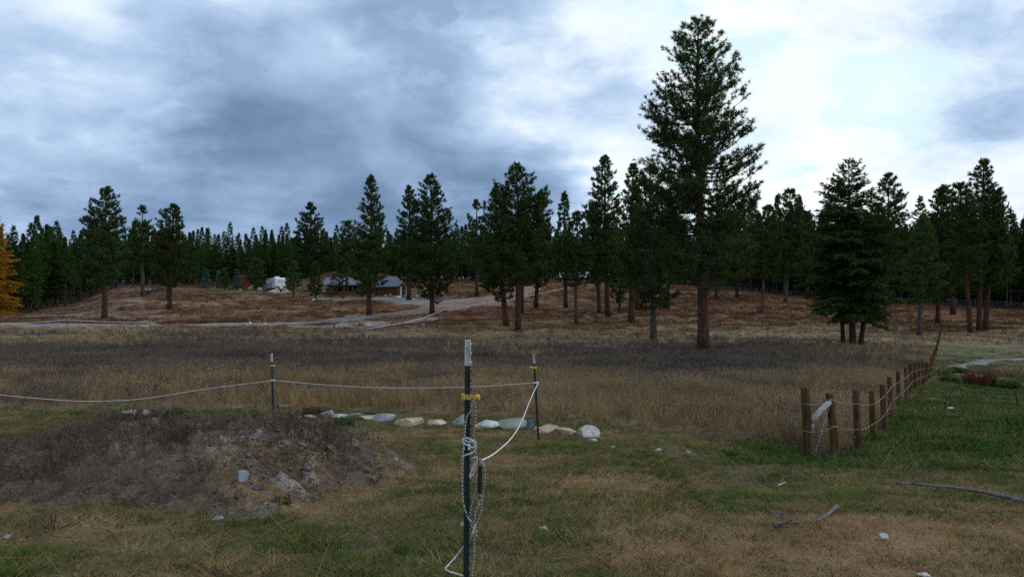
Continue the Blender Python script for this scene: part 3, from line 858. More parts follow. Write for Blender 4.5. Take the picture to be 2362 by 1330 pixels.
# ------------------------------------------------------------------ scattering of uncountable cover (geometry nodes)
def scatter(name, label, sources, X, Y, Z, scale, rot, tilt, index):
    me = bpy.data.meshes.new(name)
    me.vertices.add(len(X))
    me.vertices.foreach_set('co', np.stack([X, Y, Z], -1).astype(np.float32).ravel())
    for nm, typ, val in (('sc', 'FLOAT', scale), ('rz', 'FLOAT', rot), ('tx', 'FLOAT', tilt), ('ix', 'INT', index)):
        a = me.attributes.new(nm, typ, 'POINT')
        a.data.foreach_set('value', np.asarray(val, np.int32 if typ == 'INT' else np.float32))
    o = bpy.data.objects.new(name, me)
    COL.objects.link(o)
    tag(o, label, None, None, 'stuff')
    ng = bpy.data.node_groups.new(name + '_scatter', 'GeometryNodeTree')
    ng.interface.new_socket('Geometry', in_out='INPUT', socket_type='NodeSocketGeometry')
    ng.interface.new_socket('Geometry', in_out='OUTPUT', socket_type='NodeSocketGeometry')
    N, Lk = ng.nodes, ng.links
    gi, go = N.new('NodeGroupInput'), N.new('NodeGroupOutput')
    m2p = N.new('GeometryNodeMeshToPoints')
    iop = N.new('GeometryNodeInstanceOnPoints')
    join = N.new('GeometryNodeJoinGeometry')
    for s in reversed(sources):
        oi = N.new('GeometryNodeObjectInfo')
        oi.inputs['Object'].default_value = s
        oi.inputs['As Instance'].default_value = False
        g2 = N.new('GeometryNodeGeometryToInstance')
        Lk.new(oi.outputs['Geometry'], g2.inputs[0])
        Lk.new(g2.outputs[0], join.inputs[0])
    def attr(nm, typ):
        a = N.new('GeometryNodeInputNamedAttribute')
        a.data_type = typ
        a.inputs['Name'].default_value = nm
        return a.outputs[0]
    cx = N.new('ShaderNodeCombineXYZ')
    Lk.new(attr('tx', 'FLOAT'), cx.inputs[0])
    Lk.new(attr('rz', 'FLOAT'), cx.inputs[2])
    Lk.new(gi.outputs[0], m2p.inputs[0])
    Lk.new(m2p.outputs[0], iop.inputs['Points'])
    Lk.new(join.outputs[0], iop.inputs['Instance'])
    iop.inputs['Pick Instance'].default_value = True
    Lk.new(attr('ix', 'INT'), iop.inputs['Instance Index'])
    Lk.new(cx.outputs[0], iop.inputs['Rotation'])
    Lk.new(attr('sc', 'FLOAT'), iop.inputs['Scale'])
    Lk.new(iop.outputs[0], go.inputs[0])
    md = o.modifiers.new('scatter', 'NODES')
    md.node_group = ng
    return o
def source(name, meshes):
    """an unlinked mesh used only as the shape of one scattered clump"""
    import bmesh
    if len(meshes) == 1:
        me = meshes[0]
    else:
        me = bpy.data.meshes.new(name)
        bm = bmesh.new()
        for k, m_ in enumerate(meshes):
            n0 = len(bm.faces)
            bm.from_mesh(m_)
            bm.faces.ensure_lookup_table()
            for f in bm.faces[n0:]:
                f.material_index = k
            me.materials.append(m_.materials[0])
        bm.to_mesh(me)
        bm.free()
    return bpy.data.objects.new(name, me)

fsrc = [source('forest_shape', [p[3]]) for p in protos]
n = 5200
cc = rs.uniform(-800, 3200, n)
dep = np.interp(cc, _fe_c, _fe_y) + 5 + 130 * rs.uniform(0, 1, n) ** 1.25
X = (cc - CX) * dep / F
n2 = fbm(X * 0.05, dep * 0.05, 71)
keep = (rs.rand(n) < 0.62)
X, dep, cc = X[keep], dep[keep], cc[keep]
n = len(X)
scl = rs.uniform(0.62, 1.14, n) * np.interp(cc, [0, 300, 420, 1500, 1800], [0.84, 0.82, 0.76, 0.78, 0.96])
scatter('forest', 'dense dark conifer woods behind the whole clearing', fsrc, X, dep, ground_z(X, dep) - 0.2, scl, rs.uniform(0, 6.28, n), rs.normal(0, 0.015, n), rs.randint(0, len(fsrc), n))
n = 900
cc = rs.uniform(-800, 3200, n)
dep = np.interp(cc, _fe_c, _fe_y) + 14 + 90 * rs.uniform(0, 1, n)
X = (cc - CX) * dep / F
scatter('undergrowth', 'young conifers and brush filling the shade under the woods', [fsrc[-1], fsrc[5]], X, dep, ground_z(X, dep) - 0.2, rs.uniform(0.35, 1.0, n), rs.uniform(0, 6.28, n), rs.normal(0, 0.03, n), (rs.rand(n) < 0.25).astype(int))

def _ico(n=4):
    import bmesh
    bm = bmesh.new(); bmesh.ops.create_icosphere(bm, subdivisions=n, radius=1)
    v = np.array([x.co[:] for x in bm.verts]); f = np.array([[x.index for x in q.verts] for q in bm.faces]); bm.free()
    return v, f
ICO_V, ICO_F = _ico()
ICO2 = _ico(2)
def stone_mesh(mb, rs, size, rough=0.26, facets=11, lo=False):
    v = (ICO2[0] if lo else ICO_V).copy()
    off = rs.uniform(0, 50, 3)
    n = fbm(v[:, 0] * 1.3 + off[0] + v[:, 2] * .7, v[:, 1] * 1.3 + off[1] - v[:, 2] * .9, int(off[2]), 3)
    v *= (1 + (n - 0.5) * 2 * rough)[:, None]
    for q in range(facets):
        d = rand_unit(rs, 1)[0]
        k = rs.uniform(0.42, 0.82)
        ex = np.maximum(v @ d - k, 0)
        v -= ex[:, None] * d * 0.96
    n2 = fbm(v[:, 0] * 6 + off[1], v[:, 1] * 6 + v[:, 2] * 5 + off[0], 3, 3)
    v *= (1 + (n2 - 0.5) * 0.07)[:, None]
    ext = np.abs(v).max(0)
    v = v / ext * np.asarray(size) / 2
    mb.add(v, None, ICO2[1] if lo else ICO_F)
# ------------------------------------------------------------------ grass and weeds
def blade_mat(name, stops, nscale, bias=0.0, transl=0.4, amp=2.0):
    m, nt, o = new_mat(name)
    pos = nt.n('ShaderNodeNewGeometry').outputs['Position']
    r = nt.n('ShaderNodeAttribute', attribute_name='rnd').outputs['Fac']
    oi = nt.n('ShaderNodeObjectInfo').outputs['Random']
    a = nt.math('MULTIPLY', nt.math('SUBTRACT', nt.noise(pos, nscale, 4, 0.6), 0.5), amp)
    f = nt.math('ADD', nt.math('ADD', nt.math('MULTIPLY', r, 0.30), nt.math('MULTIPLY', oi, 0.22)), nt.math('ADD', a, 0.24 + bias))
    c = nt.ramp(f, stops)
    nn = nt.n('ShaderNodeNewGeometry').outputs['Normal']
    nn = nt.n('ShaderNodeVectorMath', {0: nn, 3: 0.45}, operation='SCALE').outputs[0]
    nn = nt.n('ShaderNodeVectorMath', {0: nn, 1: (0.0, 0.0, 0.8)}, operation='ADD').outputs[0]      # sward: thin blades scatter light like the turf as a whole
    nn = nt.n('ShaderNodeVectorMath', {0: nn}, operation='NORMALIZE').outputs[0]
    d = nt.n('ShaderNodeBsdfDiffuse', {'Color': c, 'Normal': nn})
    nt.t.links.new(d.outputs[0], o.inputs[0])
    return m
M['lawn'] = blade_mat('lawn_grass', [(0.1, (0.042, 0.080, 0.015)), (0.45, (0.074, 0.105, 0.024)), (0.64, (0.135, 0.122, 0.038)), (0.85, (0.24, 0.15, 0.066)), (1.0, (0.30, 0.205, 0.105))], 0.7, bias=-0.10, amp=2.6)
M['green_tuft'] = blade_mat('green_tuft', [(0.1, (0.042, 0.085, 0.014)), (0.5, (0.078, 0.120, 0.026)), (1.0, (0.15, 0.15, 0.05))], 1.5)
M['meadow'] = blade_mat('meadow_grass', [(0.1, (0.036, 0.080, 0.016)), (0.45, (0.066, 0.105, 0.024)), (0.7, (0.115, 0.12, 0.042)), (1.0, (0.20, 0.165, 0.08))], 0.35)
M['straw'] = blade_mat('straw_grass', [(0.1, (0.135, 0.070, 0.035)), (0.5, (0.26, 0.143, 0.068)), (1.0, (0.38, 0.26, 0.14))], 1.2)
M['tan'] = blade_mat('tan_grass', [(0.05, (0.15, 0.107, 0.065)), (0.35, (0.265, 0.175, 0.09)), (0.6, (0.35, 0.245, 0.135)), (0.8, (0.36, 0.21, 0.085)), (1.0, (0.48, 0.38, 0.25))], 0.16)
M['weedm'] = blade_mat('dead_weed', [(0.05, (0.075, 0.061, 0.052)), (0.45, (0.125, 0.10, 0.08)), (0.75, (0.175, 0.135, 0.098)), (1.0, (0.25, 0.18, 0.115))], 0.2)
M['orange'] = blade_mat('orange_grass', [(0.05, (0.075, 0.036, 0.023)), (0.4, (0.13, 0.062, 0.033)), (0.7, (0.19, 0.092, 0.042)), (1.0, (0.29, 0.19, 0.105))], 0.09)
M['stem'] = blade_mat('dead_stem', [(0.05, (0.035, 0.026, 0.02)), (0.5, (0.105, 0.08, 0.062)), (0.85, (0.19, 0.15, 0.115)), (1.0, (0.28, 0.23, 0.17))], 1.0)

def blades(mb, rs, n, R, h0, h1, wd, curve, flop=0.3, segs=3):
    a = rs.uniform(0, 6.28, n); r = R * np.sqrt(rs.uniform(0, 1, n))
    base = np.stack([r * np.cos(a), r * np.sin(a), np.full(n, -0.02)], -1)
    az = a + rs.normal(0, 0.9, n)
    h = rs.uniform(h0, h1, n)
    lean = np.abs(rs.normal(flop, flop * 0.5, n))
    cv = rs.uniform(0.3, 1.0, n) * curve
    dirh = np.stack([np.cos(az), np.sin(az), np.zeros(n)], -1)
    fa = rs.uniform(0, 6.28, n)
    side = np.stack([np.cos(fa), np.sin(fa), np.zeros(n)], -1)
    V = []
    for s in range(segs):
        u = s / segs
        p = base + dirh * ((lean * u + cv * u * u) * h)[:, None] + np.array([0, 0, 1.0]) * (h * (u - 0.35 * cv * u * u))[:, None]
        w_ = (wd * (1 - u * 0.75))
        V += [p - side * w_ / 2, p + side * w_ / 2]
    p = base + dirh * ((lean + cv) * h)[:, None] + np.array([0, 0, 1.0]) * (h * (1 - 0.35 * cv))[:, None]
    V.append(p)
    V = np.stack(V, 1)
    nv = V.shape[1]
    idx = np.arange(n)[:, None] * nv
    q = np.concatenate([idx + np.array([[2 * s, 2 * s + 1, 2 * s + 3, 2 * s + 2]]) for s in range(segs - 1)], 0) if segs > 1 else None
    t = idx + np.array([[2 * segs - 2, 2 * segs - 1, 2 * segs]])
    mb.add(V.reshape(-1, 3), q, t, np.repeat(rs.uniform(0, 1, n), nv))
    return p, dirh
def heads(mb, rs, P, ln, wd, k=1):
    n = len(P)
    for _ in range(k):
        d = norm(rs.normal(0, 0.5, (n, 3)) + np.array([0, 0, 1.0]))
        s = norm(np.cross(d, rand_unit(rs, n)))
        b = P + rs.normal(0, ln * 0.2, (n, 3))
        V = np.stack([b - d * ln * 0.4, b + s * wd, b + d * ln * 0.6, b - s * wd], 1)
        mb.add(V.reshape(-1, 3), np.arange(n)[:, None] * 4 + np.array([[0, 1, 2, 3]]), None, np.repeat(rs.uniform(0.25, 0.8, n), 4))
def weed(mb, rs, n, H, wd, spread=0.5, head=0.02, twigs=7):
    """branching dead stalks"""
    for b in range(n):
        a = rs.uniform(0, 6.28)
        base = np.array([rs.normal(0, 0.10), rs.normal(0, 0.10), -0.03])
        top = base + np.array([cos(a) * spread * H * rs.uniform(0.1, 0.6), sin(a) * spread * H * rs.uniform(0.1, 0.6), H * rs.uniform(0.65, 1.05)])
        mb.tube([base, (base + top) / 2 + rs.normal(0, 0.02, 3), top], [wd, wd * 0.8, wd * 0.4], 3, rs.uniform(0, 1), False)
        E = []
        for q in range(twigs):
            u = rs.uniform(0.3, 0.95)
            o = base + (top - base) * u
            d = norm(np.array([rs.normal(), rs.normal(), rs.uniform(0.5, 1.6)]))
            e = o + d * H * rs.uniform(0.12, 0.32)
            mb.tube([o, e], [wd * 0.6, wd * 0.3], 3, rs.uniform(0, 1), False)
            E.append(e)
        if head:
            heads(mb, rs, np.array(E + [top]), head * 2, head)

def variants(name, mat, fn, n, seed):
    r = []
    for k in range(n):
        mb = MB()
        fn(mb, np.random.RandomState(seed + k))
        r.append(source(name, [mb.mesh(name, mat, False)]))
    return r
V_lawn = variants('lawn_shape', M['lawn'], lambda b, r: blades(b, r, 30, 0.10, 0.03, 0.10, 0.0055, 0.9, 0.5), 4, 10)
V_tuft = variants('tuft_shape', M['green_tuft'], lambda b, r: blades(b, r, 34, 0.07, 0.05, 0.13, 0.0055, 0.9, 0.6), 4, 15)
V_lawn_far = variants('lawn_far_shape', M['meadow'], lambda b, r: blades(b, r, 34, 0.26, 0.04, 0.12, 0.016, 0.8, 0.5, 2), 3, 20)
V_straw = variants('straw_shape', M['straw'], lambda b, r: blades(b, r, 30, 0.12, 0.03, 0.10, 0.0042, 1.2, 1.1), 4, 30)
def f_tan(b, r):
    p, d = blades(b, r, 26, 0.13, 0.25, 0.62, 0.0065, 0.35, 0.22)
    heads(b, r, p[:16], 0.055, 0.008)
V_tan = variants('tan_shape', M['tan'], f_tan, 4, 40)
def f_tan_far(b, r):
    p, d = blades(b, r, 30, 0.32, 0.22, 0.55, 0.017, 0.35, 0.22, 2)
V_tan_far = variants('tan_far_shape', M['tan'], f_tan_far, 4, 50)
V_weed = variants('weed_shape', M['weedm'], lambda b, r: weed(b, r, 6, 0.52, 0.0042, 0.55, 0.011, 7), 4, 60)
V_weed_far = variants('weed_far_shape', M['weedm'], lambda b, r: (weed(b, r, 5, 0.55, 0.009, 0.6, 0.016, 7), blades(b, r, 18, 0.3, 0.15, 0.45, 0.014, 0.4, 0.3, 2)), 4, 70)
V_hill = variants('hill_shape', M['orange'], lambda b, r: blades(b, r, 30, 0.6, 0.18, 0.50, 0.035, 0.4, 0.25, 2), 4, 80)
V_stem = variants('stem_shape', M['stem'], lambda b, r: (weed(b, r, 3, 0.34, 0.0028, 1.3, 0.0, 6), blades(b, r, 10, 0.12, 0.1, 0.3, 0.004, 0.8, 0.9)), 5, 90)

V_stalk = variants('stalk_shape', M['straw'], lambda b, r: blades(b, r, 2, 0.06, 0.18, 0.46, 0.0045, 0.8, 1.6, 4), 6, 110)
M['gold'] = blade_mat('golden_grass', [(0.1, (0.22, 0.13, 0.05)), (0.5, (0.33, 0.205, 0.085)), (1.0, (0.43, 0.30, 0.145))], 0.5)
def f_gold(b, r):
    p, d = blades(b, r, 30, 0.12, 0.25, 0.6, 0.007, 0.3, 0.18)
V_gold = variants('gold_shape', M['gold'], f_gold, 3, 120)
V_stub = variants('stub_shape', M['stem'], lambda b, r: weed(b, r, 5, 0.17, 0.004, 0.7, 0.0, 3), 4, 130)

# dirt mound ------------------------------------------------------------
def mound_h(X, Y):
    d = ((X + 3.75) / 2.1) ** 2 + ((Y - 9.9) / 1.6) ** 2
    d2 = ((X + 2.55) / 0.65) ** 2 + ((Y - 8.4) / 1.2) ** 2
    h = 0.56 * np.exp(-d ** 1.7 * 0.9) + 0.24 * np.exp(-d2 ** 1.3 * 1.2)
    m = np.clip(h / 0.2, 0, 1)
    return h + m * ((fbm(X * 1.5, Y * 1.5, 61, 4) - 0.5) * 0.46 + (fbm(X * 5, Y * 5, 67, 3) - 0.5) * 0.17 + (fbm(X * 13, Y * 13, 69, 2) - 0.5) * 0.08) - 0.045
mx, my = np.linspace(-7.2, -0.7, 240), np.linspace(6.2, 12.8, 240)
MX, MY = np.meshgrid(mx, my)
mzv = ground_z(MX, MY) + mound_h(MX, MY)
mv = np.stack([MX.ravel(), MY.ravel(), mzv.ravel()], -1)
i, j = np.meshgrid(np.arange(239), np.arange(239), indexing='ij')
mq = np.stack([i * 240 + j, i * 240 + j + 1, (i + 1) * 240 + j + 1, (i + 1) * 240 + j], -1).reshape(-1, 4)
mpl = (sstep(fbm(MX * 2, MY * 2, 77), 0.50, 0.62) * np.clip(sstep(MX, -3.6, -2.6) + sstep(MY, 9.8, 10.4), 0, 1))[..., None]
mcol = np.array((0.12, 0.092, 0.072)) * (1 - mpl) + np.array((0.20, 0.17, 0.155)) * mpl
msp = sstep(fbm(MX * 2.3, MY * 2.3, 83), 0.5, 0.6)[..., None] * sstep(MX, -3.6, -2.4)[..., None]
mcol = mcol * (1 - msp) + np.array((0.16, 0.112, 0.066)) * msp
mb = MB(); mb.add(mv - np.array([0, 9.0, 0]) , mq)
mound = mb.build('dirt_mound', M['dirt'], colors=mcol.reshape(-1, 3))
mound.location = (0, 9.0, 0)
tag(mound, 'low heap of dirt overgrown with dead stems in front of the left steel post', 'mound')
def top_z(X, Y):
    return np.maximum(ground_z(X, Y), ground_z(X, Y) + np.where((X > -7.2) & (X < -0.7) & (Y > 6.2) & (Y < 12.8), mound_h(X, Y), -9))

def sample(n, y0, y1, c0=-350, c1=2700, power=1.0, seed=0):
    """points over the ground between two depths, thinning out with distance"""
    r = np.random.RandomState(seed)
    u = r.uniform(0, 1, n)
    if power == 1.0: Y = y0 * (y1 / y0) ** u
    else:
        e = 2 - power
        Y = (y0 ** e + u * (y1 ** e - y0 ** e)) ** (1 / e)
    c_ = r.uniform(c0, c1, n)
    return (c_ - CX) * Y / F, Y, r
def go(name, label, src, n, y0, y1, weight, s0, s1, seed, power=1.0, tilt=0.12, c0=-350, c1=2700, patch=0.0):
    X, Y, r = sample(n, y0, y1, c0, c1, power, seed)
    k = r.rand(n) < weight(X, Y)
    X, Y = X[k], Y[k]
    n = len(X)
    sc = r.uniform(s0, s1, n)
    if patch:
        sc = sc * np.clip(0.45 + 1.1 * (fbm(X * patch, Y * patch, 131) - 0.2), 0.35, 1.25) * np.clip(0.4 + (Y - edge_y(X)) * 0.35, 0.4, 1)
    return scatter(name, label, src, X, Y, top_z(X, Y) - 0.01, sc, r.uniform(0, 6.28, n), r.normal(0, tilt, n), r.randint(0, len(src), n))
def not_road(X, Y):
    return (poly_dist(X, Y, ROAD) > 2.5) & (poly_dist(X, Y, ROAD2) > 4.5) & (poly_dist(X, Y, PAD) > 4.0)
def w_lawn(X, Y):
    W = zones(X, Y); sp = straw_patch(X, Y, W['n3'])
    mh = mound_h(X, Y) * ((X > -7.2) & (X < -0.7) & (Y > 6.2) & (Y < 12.8))
    return W['yard'] * (1 - 0.8 * sp) * (1 - np.clip(mh / 0.12, 0, 1)) * (0.3 + 0.7 * sstep(fbm(X * 2.3, Y * 2.3, 191, 3), 0.36, 0.56))
def w_straw(X, Y):
    W = zones(X, Y); sp = straw_patch(X, Y, W['n3'])
    mh = mound_h(X, Y) * ((X > -7.2) & (X < -0.7) & (Y > 6.2) & (Y < 12.8))
    return W['yard'] * (0.32 + sp) * (1 - 0.6 * np.clip(mh / 0.12, 0, 1))
go('grass', 'short patchy lawn grass in the foreground yard', V_lawn, 42000, 3.6, 22, w_lawn, 0.7, 1.5, 1, power=0.6, c0=-500, c1=2900)
go('grass', 'taller tufts standing in the yard grass', V_tuft, 10000, 3.6, 20, lambda X, Y: w_lawn(X, Y) * sstep(fbm(X * 1.1, Y * 1.1, 151), 0.47, 0.6), 0.5, 1.2, 13, power=0.6, c0=-500, c1=2900)
go('dry_grass', 'flattened pale straw lying in the foreground yard', V_straw, 24000, 3.6, 20, w_straw, 0.6, 1.3, 2, power=0.6, c0=-500, c1=2900)
go('grass', 'short mown grass beyond the post fence', V_lawn_far, 17000, 13, 85, lambda X, Y: zones(X, Y)['yard'] * sstep(52 - Y, -18, 14), 0.7, 1.4, 3, c0=1700)
go('tall_grass', 'tall tan dry grass at the near edge of the field', V_tan, 36000, 11, 34, lambda X, Y: zones(X, Y)['tan'] * 0.9 + zones(X, Y)['weed'] * 0.25, 0.6, 1.15, 4, power=0.7, patch=0.35)
go('tall_grass', 'tall tan dry grass over the far field', V_tan_far, 34000, 30, 108, lambda X, Y: (zones(X, Y)['tan'] + zones(X, Y)['weed'] * 0.15) * not_road(X, Y) * sstep(99 - Y, -2, 6), 0.5, 1.1, 5, patch=0.12)
go('weeds', 'dark dead weeds in the near field', V_weed, 24000, 13, 40, lambda X, Y: zones(X, Y)['weed'] + zones(X, Y)['tan'] * 0.3, 0.5, 1.1, 6, power=0.8, patch=0.3)
go('weeds', 'dark dead weeds covering the middle of the field', V_weed_far, 34000, 34, 100, lambda X, Y: (zones(X, Y)['weed'] + zones(X, Y)['tan'] * 0.12) * not_road(X, Y), 0.5, 1.1, 7, patch=0.12)
go('tall_grass', 'orange-brown dry grass on the hillside', V_hill, 42000, 84, 250, lambda X, Y: zones(X, Y)['hill'] * not_road(X, Y) * (1 - forest_mask(X, Y)) * np.clip(0.35 + sstep(fbm(X * 0.16, Y * 0.16, 41), 0.62, 0.45), 0, 1) * (1 - 0.75 * sstep(fbm(X * 0.10 + Y * 0.05, Y * 0.30, 47), 0.55, 0.63) * (zones(X, Y)['c'] < 600)), 0.6, 1.25, 8, power=0.5)
go('dry_grass', 'single pale stalks lying across the yard', V_stalk, 1100, 3.6, 17, lambda X, Y: zones(X, Y)['yard'] * 0.9, 0.6, 1.2, 14, power=0.5, c0=-500, c1=2900)
GOLD = [(at(1940, 1000), 0.9, 1.2), (at(1640, 980), 2.3, 2.2), (at(1300, 960), 2.6, 1.2), (at(800, 930), 3.5, 1.5), (at(70, 915), 3.0, 1.2), (at(560, 785), 7.0, 3.0), (at(1960, 782), 6.0, 4.0), (at(1500, 850), 5.0, 1.5)]
go('tall_grass', 'golden patches in the tall dry grass', V_gold, 12000, 11, 90, lambda X, Y: np.clip(sum(np.exp(-(((X - g_.x) / a_) ** 2 + ((Y - g_.y) / b_) ** 2)) for g_, a_, b_ in GOLD), 0, 1) * (1 - zones(X, Y)['yard']), 0.6, 1.15, 15)
go('dead_weeds', 'short dark dead stubs along the crest of the dirt mound', V_stub, 1500, 8.6, 12.4, lambda X, Y: sstep(mound_h(X, Y), 0.12, 0.3) * sstep(fbm(X * 1.1, Y * 1.1, 171), 0.42, 0.58), 0.5, 1.2, 16, power=0.3, tilt=0.25, c0=100, c1=900)
go('dead_weeds', 'tangled dead stems over the dirt mound', V_stem, 9000, 6.3, 12.8, lambda X, Y: sstep(mound_h(X, Y), -0.06, 0.18) * (1 - 0.7 * sstep(X, -3.2, -2.5)) * (0.25 + 0.75 * sstep(fbm(X * 1.2, Y * 1.2, 88), 0.42, 0.58)), 0.35, 0.9, 9, power=0.3, tilt=0.9, c0=-350, c1=1000)
def clod(b, r):
    for q in range(9):
        k0 = len(b.v)
        stone_mesh(b, r, r.uniform(0.015, 0.06, 3), 0.25, 5, lo=True)
        b.v[k0] = b.v[k0] + np.array([r.normal(0, .16), r.normal(0, .16), r.uniform(0, 0.015)])
M['clod'] = noisy('dry_clods', (0.07, 0.052, 0.04), (0.19, 0.155, 0.13), 9, 0.95, 0.05, 0.5)
go('clods', 'crumbled earth clods and pebbles over the dirt mound', variants('clod_shape', M['clod'], clod, 4, 140), 1100, 6.3, 12.8, lambda X, Y: sstep(mound_h(X, Y), 0.0, 0.15) * (0.25 + 0.75 * sstep(X, -3.4, -2.6)), 0.35, 0.95, 17, power=0.3, tilt=0.4, c0=-200, c1=1000)
go('dead_weeds', 'thin dead stems strewn along the stone border', V_stem, 2200, 11, 19, lambda X, Y: sstep(np.abs(Y - edge_y(X)), 2.2, 0.6) * (fence_side(X, Y) < 0.5), 0.5, 1.2, 12, tilt=0.5)

# ------------------------------------------------------------------ stones
def rockmat(name, a, b, c=None):
    return noisy(name, a, b, 4.0, 0.9, 0.15, 0.7, c3=c, coord='Object', detail=9)
RM = {
 'white': rockmat('white_stone', (0.33, 0.32, 0.31), (0.56, 0.54, 0.51), (0.24, 0.24, 0.24)),
 'tan': rockmat('tan_stone', (0.30, 0.23, 0.155), (0.48, 0.39, 0.28), (0.25, 0.2, 0.15)),
 'grey': rockmat('grey_stone', (0.20, 0.20, 0.205), (0.34, 0.335, 0.33), (0.13, 0.13, 0.13)),
 'green': rockmat('greenish_stone', (0.20, 0.215, 0.185), (0.32, 0.33, 0.285), (0.36, 0.33, 0.27)),
 'blue': rockmat('blue_grey_stone', (0.19, 0.225, 0.235), (0.31, 0.345, 0.35), (0.42, 0.41, 0.38)),
 'teal': rockmat('dark_teal_stone', (0.06, 0.10, 0.10), (0.13, 0.18, 0.18), (0.28, 0.28, 0.26)),
 'pink': rockmat('pinkish_stone', (0.36, 0.26, 0.21), (0.55, 0.44, 0.37), (0.28, 0.22, 0.19)),
 'dark': rockmat('dark_stone', (0.05, 0.05, 0.052), (0.11, 0.11, 0.11)),
}
def stone(px, base, wpx, hpx, col_, label, group=None, seed=0, facets=11, rz=0.0, Y=None, sink=0.5, name='stone', roll=0.0, cat='stone', deep=0.8):
    g = at(px, base) if Y is None else onY(px, Y)
    g.z = float(top_z(np.array([g.x]), np.array([g.y]))[0])
    s = g.y / F
    W_, Hh = wpx * s * 1.18, hpx * s * 1.06
    mb = MB(); rs_ = np.random.RandomState(seed + int(px) * 3 + int(base))
    stone_mesh(mb, rs_, (W_, max(W_ * deep, Hh), Hh * (1 + sink)), facets=facets)
    o = mb.build(name, RM[col_], smooth=False)
    o.location = (g.x, g.y + W_ * 0.2, g.z + Hh * (1 + sink) / 2 - Hh * sink)
    o.rotation_euler = (0, roll, rz)
    return tag(o, label, cat, group)
ROW = 'stones bordering the tall grass'
for a in [
 (708, 966, 36, 9, 'tan', 'flat pale stone under the hollow log end'),
 (753, 961, 32, 15, 'grey', 'grey upright slab next to the hollow log'),
 (781, 964, 42, 9, 'white', 'small pale flat stone beside green plant left in the border'),
 (818, 966, 34, 15, 'green', 'rounded greenish grey stone in the left half of the border'),
 (850, 968, 44, 10, 'tan', 'flat tan stone between greenish and grey rounded stones'),
 (886, 970, 50, 15, 'grey', 'smooth rounded light grey stone left of the long pale one'),
 (947, 982, 66, 19, 'tan', 'long pale tan slab with dark underside in the border'),
 (1012, 982, 48, 18, 'pink', 'pinkish stone with flat top between tan slab and blue stone'),
 (1062, 980, 34, 22, 'blue', 'blue-grey angular stone behind the nearest steel post'),
 (1125, 987, 62, 17, 'white', 'long low white stone with dark patches'),
 (1185, 988, 62, 25, 'green', 'large smooth grey-green domed stone'),
 (1223, 988, 20, 19, 'teal', 'small dark teal stone between dome and right steel post'),
 (1260, 1000, 54, 26, 'tan', 'broad tan stone just right of the right steel post'),
 (1306, 1003, 42, 24, 'tan', 'tan wedge-shaped stone with pointed ridge'),
 (1354, 1008, 54, 26, 'white', 'blocky whitish boulder at the right end of the border'),
 (1368, 1019, 20, 7, 'white', 'tiny pale stone at the foot of the blocky boulder'),
 (1241, 991, 18, 8, 'white', 'little white stone at the foot of the broad tan stone'),
 (297, 958, 28, 15, 'grey', 'dark grey stone at the left of the small left-hand group'),
 (336, 958, 34, 15, 'white', 'white mottled stone in the small left-hand group'),
 (391, 955, 36, 14, 'grey', 'grey stone with weeds at the right of the small left-hand group'),
]:
    stone(*a, group=ROW, rz=(a[0] % 7) * 0.12 - 0.3, roll=((a[0] % 5) - 2) * 0.04)
LOOSE = 'loose stones in the grass'
for a in [
 (1520, 1043, 17, 9, 'white', 'small white stone in short grass left of the corner post'),
 (1590, 1049, 16, 10, 'blue', 'small pale teal stone left of the corner post'),
 (1415, 1033, 12, 6, 'white', 'tiny white stone right of the border end'),
 (1254, 1222, 20, 8, 'white', 'small whitish stone lying right of the nearest steel post'),
 (2040, 1246, 26, 14, 'white', 'pale stone half sunk in the grass at lower right'),
 (2236, 1282, 20, 10, 'grey', 'greyish stone in the lower right corner grass'),
 (2135, 1330, 34, 9, 'white', 'flat pale stone at the bottom edge on the right'),
 (10, 1245, 26, 10, 'grey', 'flat grey stone at the far left edge'),
 (2195, 945, 14, 6, 'white', 'small pale stone on the green grass past the fence'),
]:
    stone(*a, group=LOOSE)
MS = 'stones on the dirt mound'
for a in [
 (555, 1160, 30, 22, 'blue', 'flat angular pale blue-grey stone on the front of the dirt mound'),
 (502, 1204, 26, 13, 'blue', 'smaller grey-blue stone low on the front of the dirt mound'),
 (591, 1168, 26, 13, 'dark', 'dark rounded stone right of the angular one on the mound'),
 (697, 1122, 16, 12, 'grey', 'grey pebble on the right flank of the mound'),
 (622, 1066, 14, 12, 'white', 'round pale pebble near the top of the mound'),
 (660, 1152, 14, 9, 'grey', 'grey pebble below the pale soil streak'),
]:
    stone(*a, group=MS, facets=10)
CB = 'boulders by the travel trailer'
for a in [
 (625, 679, 20, 14, 'tan', 'large pale boulder in front of the travel trailer steps'),
 (639, 676, 14, 11, 'tan', 'boulder in the middle in front of the travel trailer'),
 (657, 679, 20, 13, 'pink', 'reddish tan boulder right of the travel trailer'),
 (578, 668, 11, 8, 'pink', 'orange tan boulder right of the log cabin'),
 (600, 670, 13, 7, 'pink', 'pinkish boulder left of the travel trailer steps'),
 (723, 694, 8, 6, 'white', 'small pale boulder by the grass below the log house'),
 (554, 669, 6, 4, 'white', 'small white stone at the foot of the cabin'),
 (802, 680, 11, 8, 'white', 'white boulder on the pad before the log house'),
]:
    stone(*a, group=CB)
GB = 'stones in front of the log garage'
